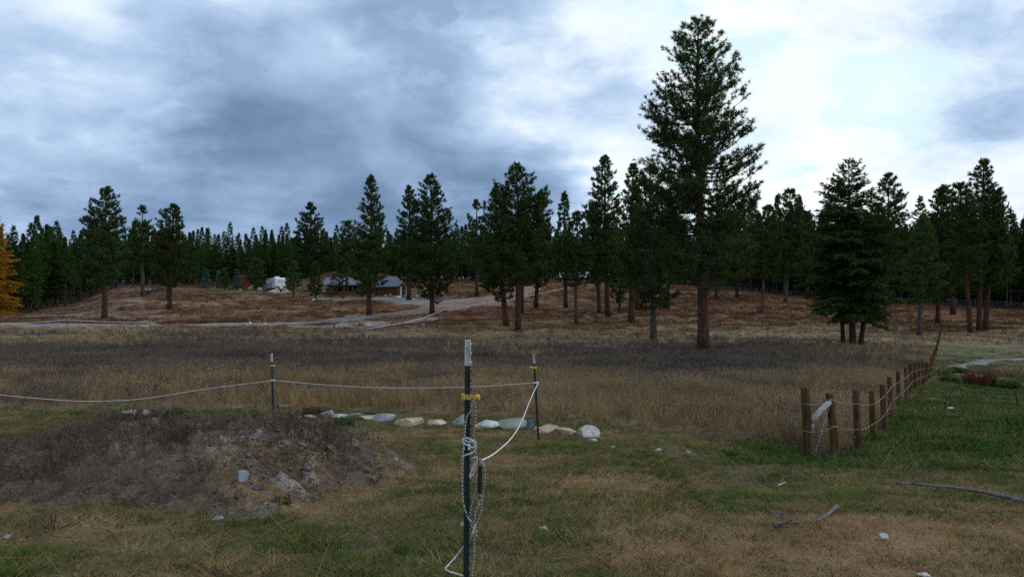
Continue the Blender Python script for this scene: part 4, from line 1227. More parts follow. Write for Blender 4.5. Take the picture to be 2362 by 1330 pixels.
for k_, (px, b, w_, h_, cl) in enumerate([(864,683,9,4,'grey'),(876,684,11,5,'white'),(887,685,9,5,'grey'),(899,684,8,8,'tan'),(908,685,12,4,'grey'),(919,686,10,4,'white'),(911,689,10,4,'grey'),(938,684,8,6,'white'),(947,688,8,5,'grey'),(952,694,8,6,'white'),(961,686,9,6,'grey')]):
    stone(px, b, w_, h_, cl, ['pale', 'grey', 'white'][k_ % 3] + ' landscaping stone, ' + ['first', 'second', 'third', 'fourth', 'fifth', 'sixth', 'seventh', 'eighth', 'ninth', 'tenth', 'last'][k_] + ' from the left before the log garage', group=GB)
stone(1152, 697, 14, 7, 'dark', 'dark rock beside the rope at the end of the reddish drive', cat='rock', name='rock')
stone(1414, 726, 18, 8, 'dark', 'dark rock at the foot of the pointed tall pine', cat='rock', name='rock')
stone(334, 757, 20, 9, 'grey', 'grey boulder at the distant rope fence post', cat='rock', name='rock')
stone(976, 750, 7, 5, 'white', 'white stone below the sagging far rope', cat='rock', name='rock')

# hollow log end at the left of the border
g = at(712, 958); g.y += 0.15
t = thing('log', g, 'dark weathered log with pale hollow end lying at the left of the stone border', 'log')
mb = MB(); rs_ = np.random.RandomState(3)
mb.tube([(-0.14, -0.16, 0.09), (0.1, 0.0, 0.10), (0.38, 0.16, 0.09)], [0.075, 0.08, 0.07], 12)
mb.build('bark', M['twig'], t)
mb = MB(); mb.tube([(-0.148, -0.166, 0.09), (-0.141, -0.161, 0.09)], [0.06, 0.06], 12)
mb.build('cut_end', plain('cut_wood', (0.42, 0.32, 0.18), 0.9, 0.1), t)

# ------------------------------------------------------------------ steel posts and rope
M['green_steel'] = noisy('dark_green_enamel', (0.008, 0.022, 0.024), (0.014, 0.034, 0.036), 14, 0.55, 0.35, 0.1)
M['white_enamel'] = noisy('white_post_paint', (0.40, 0.40, 0.40), (0.60, 0.60, 0.60), 20, 0.6, 0.3, 0.1, c3=(0.25, 0.16, 0.10))
M['yellow'] = plain('yellow_plastic', (0.75, 0.45, 0.02), 0.45, 0.4)
M['white_plastic'] = plain('white_plastic', (0.72, 0.72, 0.72), 0.5, 0.4)
M['black_plastic'] = plain('black_grip', (0.012, 0.012, 0.013), 0.5, 0.4)
M['rope_white'] = noisy('white_rope', (0.46, 0.47, 0.48), (0.74, 0.74, 0.74), 60, 0.85, 0.1, 0.2)
def rope_mat():
    m, nt, o = new_mat('braided_rope')
    v = nt.n('ShaderNodeTexCoord').outputs['Object']
    wv = nt.n('ShaderNodeTexWave', {'Vector': nt.n('ShaderNodeMapping', {'Vector': v, 'Rotation': (0.3, 0.7, 0.2)}).outputs[0], 'Scale': 22.0, 'Distortion': 2.5})
    c = nt.mix(nt.rng(wv.outputs['Fac'], 0.35, 0.6), (0.12, 0.105, 0.09, 1), (0.5, 0.49, 0.47, 1))
    princ(nt, o, c, 0.9, 0.1)
    return m
M['rope_braid'] = rope_mat()
def t_post(loc, H, tip, lean, label, seed, yellow_h=None, yellow_side=1, white_h=None):
    t = thing('steel_post', loc, label, 'post', 'steel posts carrying the white rope')
    sx = lambda z: lean * z / H
    def prof(z0, z1, mat, nm, grow=0.0):
        mb = MB(); rings = []
        e = grow
        sec = [(-0.017 - e, -0.0022 - e), (0.012, -0.0022 - e), (0.012, -0.0165 - e), (0.0165 + e, -0.0165 - e), (0.0165 + e, 0.0165 + e), (0.012, 0.0165 + e), (0.012, 0.0022 + e), (-0.017 - e, 0.0022 + e)]
        v = []
        for z in (z0, z1):
            v += [(x + sx(z), y, z) for x, y in sec]
        q = [(k, (k + 1) % 8, 8 + (k + 1) % 8, 8 + k) for k in range(8)]
        tr_ = [(8, 9, 14), (8, 14, 15), (10, 11, 12), (10, 12, 13), (9, 10, 13), (9, 13, 14)]
        mb.add(v, q, tr_)
        return mb.build(nm, mat, t, smooth=False)
    prof(-0.4, H - tip, M['green_steel'], 'shaft')
    prof(H - tip, H, M['white_enamel'], 'white_tip', 0.0006)
    z = 0.12; pitch = 0.0533
    while z < H - 0.01:
        mb = MB()
        x0 = 0.0165 + sx(z)
        v = [(x0, -0.008, z - 0.008), (x0, 0.008, z - 0.008), (x0, 0.008, z + 0.008), (x0, -0.008, z + 0.008), (x0 + 0.009, -0.005, z - 0.004), (x0 + 0.009, 0.005, z - 0.004), (x0 + 0.009, 0.005, z + 0.005), (x0 + 0.009, -0.005, z + 0.005)]
        mb.add(v, [(0, 1, 5, 4), (1, 2, 6, 5), (2, 3, 7, 6), (3, 0, 4, 7), (4, 5, 6, 7)])
        mb.build('stud', M['white_enamel'] if z > H - tip else M['green_steel'], t, smooth=False)
        z += pitch
    if yellow_h:
        mb = MB(); x = sx(yellow_h)
        mb.box((x, 0, yellow_h), (0.048, 0.044, 0.028))
        mb.tube([(x + 0.02 * yellow_side, -0.012, yellow_h), (x + 0.055 * yellow_side, -0.016, yellow_h)], [0.013, 0.013], 10)
        mb.tube([(x + 0.055 * yellow_side, -0.016, yellow_h), (x + 0.072 * yellow_side, -0.018, yellow_h)], [0.018, 0.018], 10)
        mb.tube([(x - 0.024 * yellow_side, 0, yellow_h - .02), (x - 0.024 * yellow_side, 0, yellow_h + .02)], [0.012, 0.012], 8)
        mb.build('insulator', M['yellow'], t, smooth=False).__setitem__('label', 'yellow plastic insulator clip')
    if white_h:
        mb = MB(); x = sx(white_h)
        mb.box((x, 0, white_h), (0.05, 0.046, 0.026))
        mb.tube([(x + 0.02, -0.015, white_h), (x + 0.05, -0.02, white_h + 0.004)], [0.014, 0.016], 8)
        mb.build('insulator', M['white_plastic'], t, smooth=False).__setitem__('label', 'white plastic rope insulator')
    return t
YN = 5.0
gN = pt(1075, 1365, YN); gN.z = gz(gN.x, YN)
HN = EYE - (783 - H0) * YN / F - gN.z
t_post(gN, HN, 0.152, (1079 - 1075) * YN / F, 'nearest dark green steel post with white tip, tangled rope and black gate handle', 1, yellow_h=EYE - (915 - H0) * YN / F - gN.z)
gR = at(1242, 1015); gL = at(631, 981)
HR = (1015 - 817) * gR.y / F; HL = (981 - 815) * gL.y / F
t_post(gR, HR, 0.155, (1231 - 1242) * gR.y / F, 'dark steel post with white tip standing among the stones on the right', 2, yellow_h=HR * (1 - (847 - 817) / 198), white_h=HR * (1 - (882 - 817) / 198), yellow_side=-1)
t_post(gL, HL, 0.165, (626 - 631) * gL.y / F, 'dark steel post with white tip and long yellow insulator behind the dirt mound', 3, yellow_h=HL * (1 - (843 - 815) / 166), white_h=HL * (1 - (877 - 815) / 166))

def smooth_path(P, sub=6):
    P = [Vector(p) for p in P]
    out = []
    for k in range(len(P) - 1):
        p0, p1, p2, p3 = P[max(0, k - 1)], P[k], P[k + 1], P[min(len(P) - 1, k + 2)]
        for s in range(sub):
            u = s / sub
            out.append(0.5 * ((2 * p1) + (p2 - p0) * u + (2 * p0 - 5 * p1 + 4 * p2 - p3) * u * u + (3 * p1 - p0 - 3 * p2 + p3) * u ** 3))
    out.append(P[-1])
    return out
def rope(name, P, r, mat, label, cat='rope', parent=None, sub=8, sides=6, twist=0.0):
    pts = smooth_path(P, sub)
    o0 = pts[0] if parent is None else Vector((0, 0, 0))
    rr = [r * (1 + twist * (1 if k % 2 else -1)) for k in range(len(pts))]
    mb = MB(); mb.tube([p - o0 for p in pts], rr, sides)
    o = mb.build(name, mat, parent)
    if parent is None:
        o.location = o0
        tag(o, label, cat)
    elif label:
        o['label'] = label
    return o
wl = Vector((gL.x + (627 - 631) * gL.y / F + 0.04, gL.y - 0.02, gL.z + HL * (1 - (877 - 815) / 166)))
wr = Vector((gR.x + (1234 - 1242) * gR.y / F + 0.03, gR.y - 0.02, gR.z + HR * (1 - (882 - 817) / 198)))
rope('rope', [wl, pt(760, 888, gL.y - 0.4), pt(900, 894, (gL.y + gR.y) / 2), pt(1080, 892, gR.y + 0.6), wr], 0.0062, M['rope_white'], 'white rope strung between the two farther steel posts')
rope('rope', [pt(-420, 860, 13.0), pt(-150, 890, 14.2), pt(0, 910, 15), pt(120, 921, 15.4), pt(210, 925, 15.7), pt(330, 919, 16), pt(480, 896, 16.4), wl], 0.0058, M['rope_white'], 'white rope sagging from the left steel post out of the left edge')
# gate rope with handle
gate = thing('rope_gate', pt(1110, 1062, 4.93), 'white gate rope with black handle hanging between nearest and right steel posts', 'rope gate')
loc0 = gate.location.copy()
gp = [pt(1111, 1061, 4.93), pt(1143, 1043, 5.98), pt(1181, 1008, 7.9), pt(1204, 969, 9.9), pt(1223, 922, 12.3), wr + Vector((0.02, -0.03, 0))]
mb = MB(); mb.tube([p - loc0 for p in smooth_path(gp, 10)], np.linspace(0.005, 0.0065, 51), 7); mb.build('cord', M['rope_white'], gate)
mb = MB(); mb.tube([pt(1109, 1058, 4.93) - loc0, pt(1108.5, 1066, 4.93) - loc0, pt(1108, 1074, 4.93) - loc0], [0.004, 0.010, 0.0135], 10); mb.build('cap', plain('grey_plastic', (0.16, 0.16, 0.15), 0.5), gate)
mb = MB()
hp = [pt(1108, 1073, 4.93) - loc0, pt(1108, 1076, 4.93) - loc0, pt(1107.7, 1080, 4.93) - loc0, pt(1107, 1105, 4.93) - loc0, pt(1106.5, 1130, 4.93) - loc0, pt(1106.3, 1136, 4.93) - loc0]
mb.tube(hp, [0.0145, 0.0145, 0.011, 0.0125, 0.0115, 0.008], 12); mb.build('handle', M['black_plastic'], gate)
# tangle of spare rope tied round the nearest post
tg = thing('rope_tangle', pt(1077, 1030, 4.97), 'braided grey-white rope knotted and hanging in loops down the nearest post', 'rope')
l0 = tg.location.copy()
def strand(rows, r, mat, nm='strand', Y0=4.955, jit=0.02, seed=0):
    rs_ = np.random.RandomState(seed)
    P = []
    for e in rows:
        P.append(pt(e[0], e[1], (e[2] if len(e) > 2 else Y0)) - l0)
    pts = smooth_path(P, 7)
    mb = MB(); mb.tube(pts, [r * (1 + 0.12 * (k % 2)) for k in range(len(pts))], 6); mb.build(nm, mat, tg)
strand([(1068,921),(1075,917),(1084,911),(1092,912),(1094,918),(1090,930),(1086,945),(1078,958),(1074,975),(1072,1000),(1069,1020),(1067,1060),(1066,1100),(1067,1140),(1070,1165),(1077,1187),(1083,1198),(1091,1204),(1096,1216),(1100,1232),(1098,1236),(1093,1226),(1087,1208),(1083,1198)], 0.0042, M['rope_braid'], seed=1)
strand([(1092,912),(1097,935),(1096,975),(1093,1010),(1098,1030),(1099,1050),(1104,1062),(1108,1058)], 0.0038, M['rope_braid'], seed=2)
strand([(1107,1060),(1116,1072),(1119,1090),(1118,1115),(1114,1140),(1111,1170),(1103,1198),(1098,1208)], 0.0036, M['rope_braid'], seed=3)
strand([(1068,1012),(1080,1018,4.94),(1093,1015),(1097,1024),(1090,1032),(1078,1026,4.94),(1068,1020),(1070,1010),(1084,1012,4.94),(1094,1022),(1098,1034),(1088,1044),(1076,1048,4.94),(1066,1053)], 0.0046, M['rope_white'], 'knot', seed=4)
strand([(1090,1056),(1098,1053),(1101,1062),(1098,1078),(1092,1092),(1085,1100),(1084,1094),(1091,1080),(1096,1066)], 0.004, M['rope_white'], 'loop', seed=5)
strand([(1104,1141),(1110,1144),(1112,1152),(1104,1158),(1108,1164),(1114,1158),(1108,1150),(1103,1164),(1098,1176),(1096,1200),(1094,1235),(1094,1280),(1090,1320),(1088,1350)], 0.0038, M['rope_braid'], seed=6)
strand([(1099,1090),(1098,1120),(1092,1150),(1086,1170),(1083,1190)], 0.003, M['rope_braid'], seed=7)
strand([(1097,1208),(1089,1232),(1080,1248,5.02),(1066,1264,5.03),(1052,1282,5.03),(1034,1302,4.98),(1028,1310,4.95),(1036,1317,4.9),(1050,1321,4.9),(1068,1327,4.9)], 0.0042, M['rope_white'], 'tail', seed=8)
strand([(1069,1202),(1064,1206),(1066,1211),(1070,1206)], 0.0035, M['rope_white'], 'loop', Y0=5.0, seed=9)
mb = MB()
mb.box(pt(1069.5, 1028, 4.96) - l0, (0.010, 0.01, 0.045)); mb.build('clip', M['white_plastic'], tg, smooth=False)
mb = MB()
mb.box(pt(1082, 1029, 4.955) - l0, (0.012, 0.01, 0.035)); mb.build('clip', M['white_plastic'], tg, smooth=False)

# far rope fences -----------------------------------------------------------
M['tape'] = plain('white_tape', (0.72, 0.72, 0.73), 0.7, 0.2)
def far_fence(label, posts, rp, r=0.024):
    o0 = at(*posts[0][:2])
    t = thing('rope_fence', o0, label, 'rope fence')
    for px, b, tp in posts:
        g = at(px, b) if b else None
        mb = MB(); h = (b - tp) * g.y / F
        mb.tube([g - o0 + Vector((0, 0, -0.2)), g - o0 + Vector((0, 0, h * 0.86))], [0.03, 0.03], 6)
        p_ = mb.build('post', M['green_steel'], t)
        mb = MB(); mb.tube([g - o0 + Vector((0, 0, h * 0.86)), g - o0 + Vector((0, 0, h))], [0.034, 0.034], 6); mb.build('tip', M['white_enamel'], p_)
    for k in range(len(rp) - 1):
        mb = MB(); a, b = rp[k], rp[k + 1]
        P = [a.lerp(b, u) + Vector((0, 0, -0.10 * sin(pi * u))) for u in np.linspace(0, 1, 7)]
        mb.tube([p - o0 for p in P], r, 5)
        mb.build('rope', M['tape'], t)
Ya, Yb = at(155, 757).y, at(346, 757).y
far_fence('long white rope fence with two thin posts along the far left field edge', [(155, 757, 724), (346, 757, 733)],
          [pt(-260, 752, Ya - 3), pt(0, 746, Ya - 1), pt(155, 737, Ya), pt(346, 743, Yb), pt(402, 756, Yb + 2)])
def hp_(px, row, up):      # point on a bearing, `up` metres above the ground row
    g = at(px, row); return g + Vector((0, 0, up))
far_fence('white rope fence climbing from the gravel bank up among the pines', [(1021, 722, 714), (1120, 706, 697), (1180, 697, 689), (1286, 676, 667), (1346, 664, 655)],
          [hp_(815, 764, 0.15), hp_(900, 756, 0.35), hp_(960, 746, 0.5), hp_(1002, 732, 0.55), hp_(1021, 722, 0.45), hp_(1120, 706, 0.6), hp_(1180, 697, 0.6), hp_(1286, 676, 0.75), hp_(1346, 664, 0.75), hp_(1420, 661, 0.8)], 0.03)

# ------------------------------------------------------------------ post fence
M['post_wood'] = noisy('treated_post_wood', (0.042, 0.024, 0.013), (0.135, 0.070, 0.032), 5, 0.9, 0.1, 0.5, stretch=(3, 3, 0.35))
M['pale_wood'] = noisy('peeled_rail_wood', (0.28, 0.25, 0.23), (0.48, 0.45, 0.42), 6, 0.85, 0.15, 0.4, stretch=(1, 1, 1))
M['wire'] = plain('galvanised_wire', (0.26, 0.26, 0.28), 0.5, 0.4, 0.3)
fo = FENCE[0].copy()
fence = thing('post_fence', fo, 'line of round brown wooden posts with two wires running away on the right', 'fence')
rs_ = np.random.RandomState(12)
tops = []
for k, (g, (px, b, tp, ln)) in enumerate(zip(FENCE, FENCE_PX)):
    h = (b - tp) * g.y / F
    r = [0.078, 0.068, 0.064][k] if k < 3 else 0.060 + rs_.uniform(-0.006, 0.006)
    lx = ln * g.y / F
    mb = MB()
    zs = np.array([-0.3, 0, 0.25, 0.5, 0.75, 0.97, 1.0, 1.0])
    rad = r * np.array([1.05, 1.04, 1.0, 1.02, 0.97, 0.95, 0.88, 0.02])
    mb.tube([g - fo + Vector((lx * max(z, 0), 0, h * z + (0.003 if q == 7 else 0))) for q, z in enumerate(zs)], rad, 14 if k < 6 else 8)
    mb.build('post', M['post_wood'], fence)
    tops.append((g - fo, h, lx, r))
def on_post(k, f):
    b, h, lx, r = tops[k]
    return b + Vector((lx * f + r * 0.2, -r * 1.05, h * f))
for f0, fs_ in ((0.76, [0.76, 0.90, 0.77, 0.72, 0.76, 0.78] + [0.72] * 8), (0.38, [0.38, 0.48, 0.36, 0.31, 0.37, 0.40] + [0.36] * 8)):
    for k in range(13):
        a, b = on_post(k, fs_[k]), on_post(k + 1, fs_[k + 1])
        sag = -0.03
        mb = MB(); mb.tube([a.lerp(b, u) + Vector((0, 0, sag * sin(pi * u))) for u in np.linspace(0, 1, 6)], 0.0036, 5)
        mb.build('wire', M['wire'], fence)
for k, f in ((0, .76), (0, .38), (1, .90), (1, .48)):        # wire wrapped round the corner posts
    b, h, lx, r = tops[k]
    c0 = b + Vector((lx * f, 0, h * f))
    mb = MB(); mb.tube([c0 + Vector((cos(a) * r * 1.08, sin(a) * r * 1.08, 0.01 * sin(a * 2))) for a in np.linspace(0, 6.283, 17)], 0.005, 5, cap=False)
    mb.build('wire_wrap', M['wire'], fence)
a, b = tops[0][0] + Vector((0.03, 0.02, tops[0][1] * 0.52)), tops[1][0] + Vector((tops[1][2] * .86 - 0.02, -0.03, tops[1][1] * 0.86))
mb = MB(); mb.tube([a.lerp(b, u) for u in np.linspace(0, 1, 6)], [0.05, 0.052, 0.05, 0.049, 0.048, 0.046], 12)
mb.build('brace_rail', M['pale_wood'], fence)
mb = MB(); a = tops[1][0] + Vector((tops[1][2] * .9, -0.05, tops[1][1] * 0.9)); b = tops[0][0] + Vector((0.09, -0.03, 0.10))
mb.tube([a.lerp(b, u) + Vector((0.008 * sin(u * 40), 0, 0.006 * cos(u * 40))) for u in np.linspace(0, 1, 40)], 0.008, 5)
mb.build('brace_wire', M['wire'], fence)
mb = MB(); g = at(1892, 1035) - fo
mb.tube([g + Vector((0, 0.4, -0.2)), g + Vector((0, 0.4, 0.42))], [0.03, 0.03], 7)
mb.build('stake', M['pale_wood'], fence)

# ------------------------------------------------------------------ fallen branches
def branch(name, rows, r, mat, label, seed, twigs=0, cat='branch', group=None):
    P = []
    for px, row, up in rows:
        g = at(px, row)
        P.append(Vector((g.x, g.y, float(top_z(np.array([g.x]), np.array([g.y]))[0]) + up)))
    o0 = P[0].copy()
    pts = smooth_path([p - o0 for p in P], 8)
    rs_ = np.random.RandomState(seed)
    mb = MB()
    n = len(pts)
    mb.tube(pts, [r * (1 - 0.6 * k / n) * rs_.uniform(0.9, 1.12) for k in range(n)], 8)
    for q in range(twigs):
        k = rs_.randint(2, n - 2)
        d = Vector((rs_.normal(), rs_.normal(), abs(rs_.normal()) * 0.7)).normalized()
        l = rs_.uniform(0.04, 0.16)
        mb.tube([pts[k], pts[k] + d * l * 0.5, pts[k] + d * l], [r * 0.35, r * 0.25, r * 0.1], 5)
    o = mb.build(name, mat)
    o.location = o0
    return tag(o, label, cat, group)
M['dead_wood'] = noisy('weathered_wood', (0.085, 0.08, 0.085), (0.20, 0.19, 0.20), 7, 0.9, 0.1, 0.4)
branch('branch', [(2440, 1185, 0.05), (2362, 1166, 0.05), (2280, 1150, 0.06), (2200, 1136, 0.06), (2130, 1128, 0.05), (2068, 1122, 0.04)], 0.027, M['dead_wood'], 'long grey fallen branch lying across the grass at the right edge', 1, 14)
branch('stick', [(1930, 1180, 0.05), (1905, 1197, 0.03), (1885, 1205, 0.02)], 0.022, M['dead_wood'], 'short grey stick with broken end pointing up right', 2, 2, 'stick')
branch('stick', [(1785, 1218, 0.03), (1815, 1213, 0.03), (1845, 1209, 0.02)], 0.022, M['dead_wood'], 'knobby grey stick lying flat near the bottom right', 3, 4, 'stick')
branch('stick', [(1775, 1185, 0.02), (1810, 1188, 0.02)], 0.012, M['dead_wood'], 'thin grey stick above the knobby one', 4, 1, 'stick')
branch('stick', [(1795, 1127, 0.04), (1812, 1117, 0.03)], 0.014, M['pale_wood'], 'small reddish tan wood chip in the middle of the yard grass', 5, 2, 'stick')
branch('stick', [(330, 995, 0.06), (352, 988, 0.12), (375, 978, 0.2)], 0.012, M['dead_wood'], 'grey stick poking out on the crest of the dirt mound', 6, 2, 'stick')
# white bare tumbleweed on the left
g = at(120, 1225)
mb = MB(); rs_ = np.random.RandomState(21)
for q in range(16):
    a, e = rs_.uniform(0, 6.28), rs_.uniform(0.2, 1.2)
    d = np.array([cos(a) * cos(e), sin(a) * cos(e), sin(e)]); l = rs_.uniform(0.18, 0.40)
    p = d * l
    mb.tube([(0, 0, 0), p * .5 + rs_.normal(0, .02, 3), p], [0.0045, 0.0035, 0.0015], 4, 0.9, False)
    for s in range(5):
        u = rs_.uniform(.35, 1); d2 = norm(d + rs_.normal(0, .7, 3)); mb.tube([p * u, p * u + d2 * rs_.uniform(.05, .16)], [0.0025, 0.001], 3, 1.0, False)
o = mb.build('dead_bush', M['stem']); o.location = g
tag(o, 'pale bare dead bush at the left foot of the mound', 'dead bush')
# mullein stalk
g = at(2348, 992)
t = thing('mullein_stalk', g, 'single dark dried mullein stalk with hooked tip at the right edge', 'dry plant')
mb = MB(); s = g.y / F
mb.tube([(0, 0, -0.05), (0.0, 0, 40 * s), (-2 * s, 0, 70 * s), (-6 * s, 0, 88 * s)], [0.008, 0.007, 0.006, 0.005], 6); mb.build('stem', M['stem'], t)
mb = MB(); mb.tube([(-1 * s, 0, 60 * s), (-3 * s, 0, 76 * s), (-6 * s, 0, 88 * s), (-10 * s, 0, 93 * s)], [0.012, 0.018, 0.017, 0.006], 7); mb.build('seed_head', M['twig'], t)

# ------------------------------------------------------------------ creekside shrubs and small plants
def shrub(name, px, base, wpx, hpx, mat, label, seed, n=140, ln=0.10, wd=0.035, stems=26, group=None, cat='shrub'):
    g = at(px, base); s = g.y / F
    W_, H_ = wpx * s, hpx * s
    rs_ = np.random.RandomState(seed)
    t = thing(name, g, label, cat, group)
    st, lf = MB(), MB()
    P, D = [], []
    for q in range(stems):
        a = rs_.uniform(0, 6.28); sp = rs_.uniform(0, 1) ** 0.6
        e = np.array([cos(a) * W_ / 2 * sp, sin(a) * W_ / 2 * sp, H_ * (1 - 0.45 * sp ** 2) * rs_.uniform(0.7, 1.05)])
        b = np.array([cos(a) * W_ * 0.12, sin(a) * W_ * 0.12, -0.03])
        st.tube([b, (b + e) / 2 + [0, 0, 0.08 * H_], e], [0.008, 0.006, 0.002], 4, cap=False)
        for r in range(max(2, n // stems)):
            u = rs_.uniform(0.25, 1.0)
            P.append(b + (e - b) * u + rs_.normal(0, 0.03, 3)); D.append(norm(e - b + rs_.normal(0, 0.4, 3)))
    needles(lf, rs_, np.array(P), np.array(D), 5, ln, wd, 0.9)
    st.build('stems', M['twig'], t); lf.build('leaves', mat, t, False)
    return t
def reeds(name, px, base, wpx, hpx, mat, label, seed, n=150, group=None, cat='reeds', wd=0.016):
    g = at(px, base); s = g.y / F
    rs_ = np.random.RandomState(seed)
    t = thing(name, g, label, cat, group)
    mb = MB(); p, d = blades(mb, rs_, n, wpx * s * 0.38, hpx * s * 0.45, hpx * s * 1.1, wd, 0.45, 0.25, 3)
    mb.build('leaves', mat, t, False)
    mb = MB(); blades(mb, rs_, n // 5, wpx * s * 0.3, hpx * s * 0.6, hpx * s * 1.05, wd * 0.7, 0.2, 0.2, 2)
    mb.build('stems', M['stem'], t, False)
    return t
CK = 'plants beside the dry creek'
reeds('shrub', 2258, 888, 76, 46, M['rust'], 'rust-brown upright shrub beside the dry creek', 1, 340, CK, 'shrub', 0.03)
shrub('shrub', 2205, 862, 50, 14, M['shrub'], 'bright green low plants on the left creek bank', 2, 200, 0.14, 0.05, 24, CK)
shrub('shrub', 2300, 892, 40, 16, M['shrub'], 'green low plants right of the rust-brown shrub', 3, 160, 0.14, 0.05, 20, CK)
shrub('shrub', 2190, 880, 40, 10, M['shrub'], 'small green tuft near the fence bend', 4, 120, 0.12, 0.05, 18, CK)
reeds('reeds', 2335, 868, 90, 26, M['gold'], 'brownish reeds at the right edge behind the creek', 5, 320, CK, 'reeds', 0.03)
shrub('shrub', 2330, 896, 60, 14, M['shrub'], 'dark green plants at the right edge of the creek', 6, 160, 0.14, 0.05, 20, CK)
reeds('reeds', 2176, 866, 36, 26, M['tan'], 'tan dry reeds right behind the far fence posts', 7, 200, CK, 'reeds', 0.025)
PG = 'small green plants in the yard'
shrub('green_plant', 793, 980, 50, 18, M['shrub'], 'small green leafy plant in front of the left border stones', 8, 90, 0.07, 0.03, 16, PG, 'plant')
shrub('green_plant', 1690, 1052, 44, 12, M['shrub'], 'low green plant left of the corner fence post', 9, 70, 0.06, 0.02, 14, PG, 'plant')
shrub('green_plant', 645, 1172, 46, 18, M['shrub'], 'green weed growing low on the dirt mound', 10, 60, 0.05, 0.018, 12, PG, 'plant')
shrub('green_plant', 402, 956, 60, 16, M['shrub'], 'green weeds on the small left-hand stone group', 11, 80, 0.07, 0.03, 14, PG, 'plant')
for k_, (px, b, l_) in enumerate([(833, 752, 'round tan grass tuft at the top of the gravel bank'), (800, 760, 'tan grass tuft at the lower left of the gravel bank'), (908, 748, 'dry tuft in the middle of the gravel bank'), (925, 750, 'dry tuft right of centre on the gravel bank')]):
    reeds('grass_tuft', px, b, 18, 11, M['tan'], l_, 30 + k_, 120, 'dry tufts on the gravel bank', 'grass tuft', 0.05)
reeds('bush', 1195, 925, 80, 34, M['weedm'], 'reddish brown dry bush in the field beside the right steel post', 14, 200, None, 'bush', 0.01)
reeds('bush', 30, 728, 44, 14, M['tan'], 'pale dry bush at the foot of the yellow larch', 15, 160, None, 'bush', 0.06)

# ------------------------------------------------------------------ buildings
def log_mat(name, a, b):
    return noisy(name, a, b, 2.0, 0.8, 0.2, 0.3, stretch=(0.4, 0.4, 5))
M['log'] = log_mat('stained_log', (0.11, 0.042, 0.016), (0.21, 0.085, 0.032))
M['log_dark'] = log_mat('dark_stained_wood', (0.05, 0.024, 0.013), (0.10, 0.045, 0.02))
M['metal_roof'] = noisy('blue_grey_metal_roof', (0.085, 0.098, 0.14), (0.125, 0.14, 0.19), 1.5, 0.6, 0.25, 0.05)
M['window'] = plain('dark_window_glass', (0.02, 0.025, 0.03), 0.12, 0.6)
M['concrete'] = noisy('pale_concrete', (0.33, 0.33, 0.33), (0.45, 0.44, 0.43), 3, 0.9, 0.1, 0.2)
def log_wall(mb, x0, x1, y, h, r, along='x', z0=0.0, gable=None):
    z = z0 + r
    while z < z0 + h:
        a, b = x0 - r * 1.2, x1 + r * 1.2
        mb.tube([(a, y, z), (b, y, z)] if along == 'x' else [(y, a, z), (y, b, z)], r, 7)
        z += r * 1.86
def gable_roof(t, L, Wd, eave, ridge, mat, over=0.5, th=0.12, nm='roof'):
    """ridge along local x"""
    slope = math.atan2(ridge - eave, Wd / 2)
    out_ = None
    for s in (-1, 1):
        mb = MB()
        y1, z1 = s * (Wd / 2 + over), eave - over * math.tan(slope)
        v = []
        for (y, z) in ((0, ridge), (y1, z1)):
            for x in (-L / 2 - over, L / 2 + over):
                v += [(x, y, z), (x, y, z + th)]
        mb.add(v, [(0, 2, 6, 4), (1, 5, 7, 3), (0, 1, 3, 2), (4, 6, 7, 5), (0, 4, 5, 1), (2, 3, 7, 6)])
        o = mb.build(nm, mat, t, False)
        rb = MB(); n = int(L / 0.6)
        for k in range(n + 1):
            x = -L / 2 - over + 0.1 + k * (L + 2 * over - 0.2) / n
            rb.tube([(x, 0 + s * 0.05, ridge + th + 0.01 - 0.05 * math.tan(slope)), (x, y1 * 0.995, z1 + th + 0.01)], 0.022, 4)
        rb.build('seams', mat, o, False)
def gable_fill(mb, x, Wd, eave, ridge, th=0.12):
    mb.add([(x, -Wd / 2, eave), (x, Wd / 2, eave), (x, 0, ridge), (x + th, -Wd / 2, eave), (x + th, Wd / 2, eave), (x + th, 0, ridge)], [(0, 1, 4, 3), (1, 2, 5, 4), (2, 0, 3, 5)], [(0, 2, 1), (3, 4, 5)])
def window(t, x, y, z, w_, h_, face='y', dirn=-1):
    mb = MB()
    d = 0.06
    mb.box((x, y, z), (w_, d, h_) if face == 'y' else (d, w_, h_)); o = mb.build('window', M['log_dark'], t, False)
    mb = MB(); off = dirn * 0.02
    mb.box((x, y + off, z) if face == 'y' else (x + off, y, z), (w_ - .16, d, h_ - .16) if face == 'y' else (d, w_ - .16, h_ - .16)); mb.build('pane', M['window'], o, False)
# garage: long wall to the camera, gable with door turned to the right
g = at(902, 683); s = g.y / F
Lg, Wg = 60 * s, 5.2
t = thing('log_garage', g + Vector((0, Wg / 2 + 0.2, 0.0)), 'small log garage with blue-grey metal roof and gable facing right', 'garage', rz=radians(-24))
mb = MB(); mb.box((0, 0, -0.25), (Lg + 0.3, Wg + 0.3, 0.6)); mb.build('foundation', M['concrete'], t, False)
mb = MB()
log_wall(mb, -Lg / 2, Lg / 2, -Wg / 2, 2.3, 0.11); log_wall(mb, -Lg / 2, Lg / 2, Wg / 2, 2.3, 0.11)
log_wall(mb, -Wg / 2, Wg / 2, -Lg / 2, 2.3, 0.11, 'y'); log_wall(mb, -Wg / 2, Wg / 2, Lg / 2, 2.3, 0.11, 'y')
gable_fill(mb, Lg / 2 - 0.02, Wg, 2.3, 4.0); gable_fill(mb, -Lg / 2 - 0.1, Wg, 2.3, 4.0)
mb.build('wall', M['log'], t)
mb = MB(); mb.box((Lg / 2 + 0.14, -0.3, 1.05), (0.08, 1.5, 2.0)); d_ = mb.build('door', M['window'], t, False)
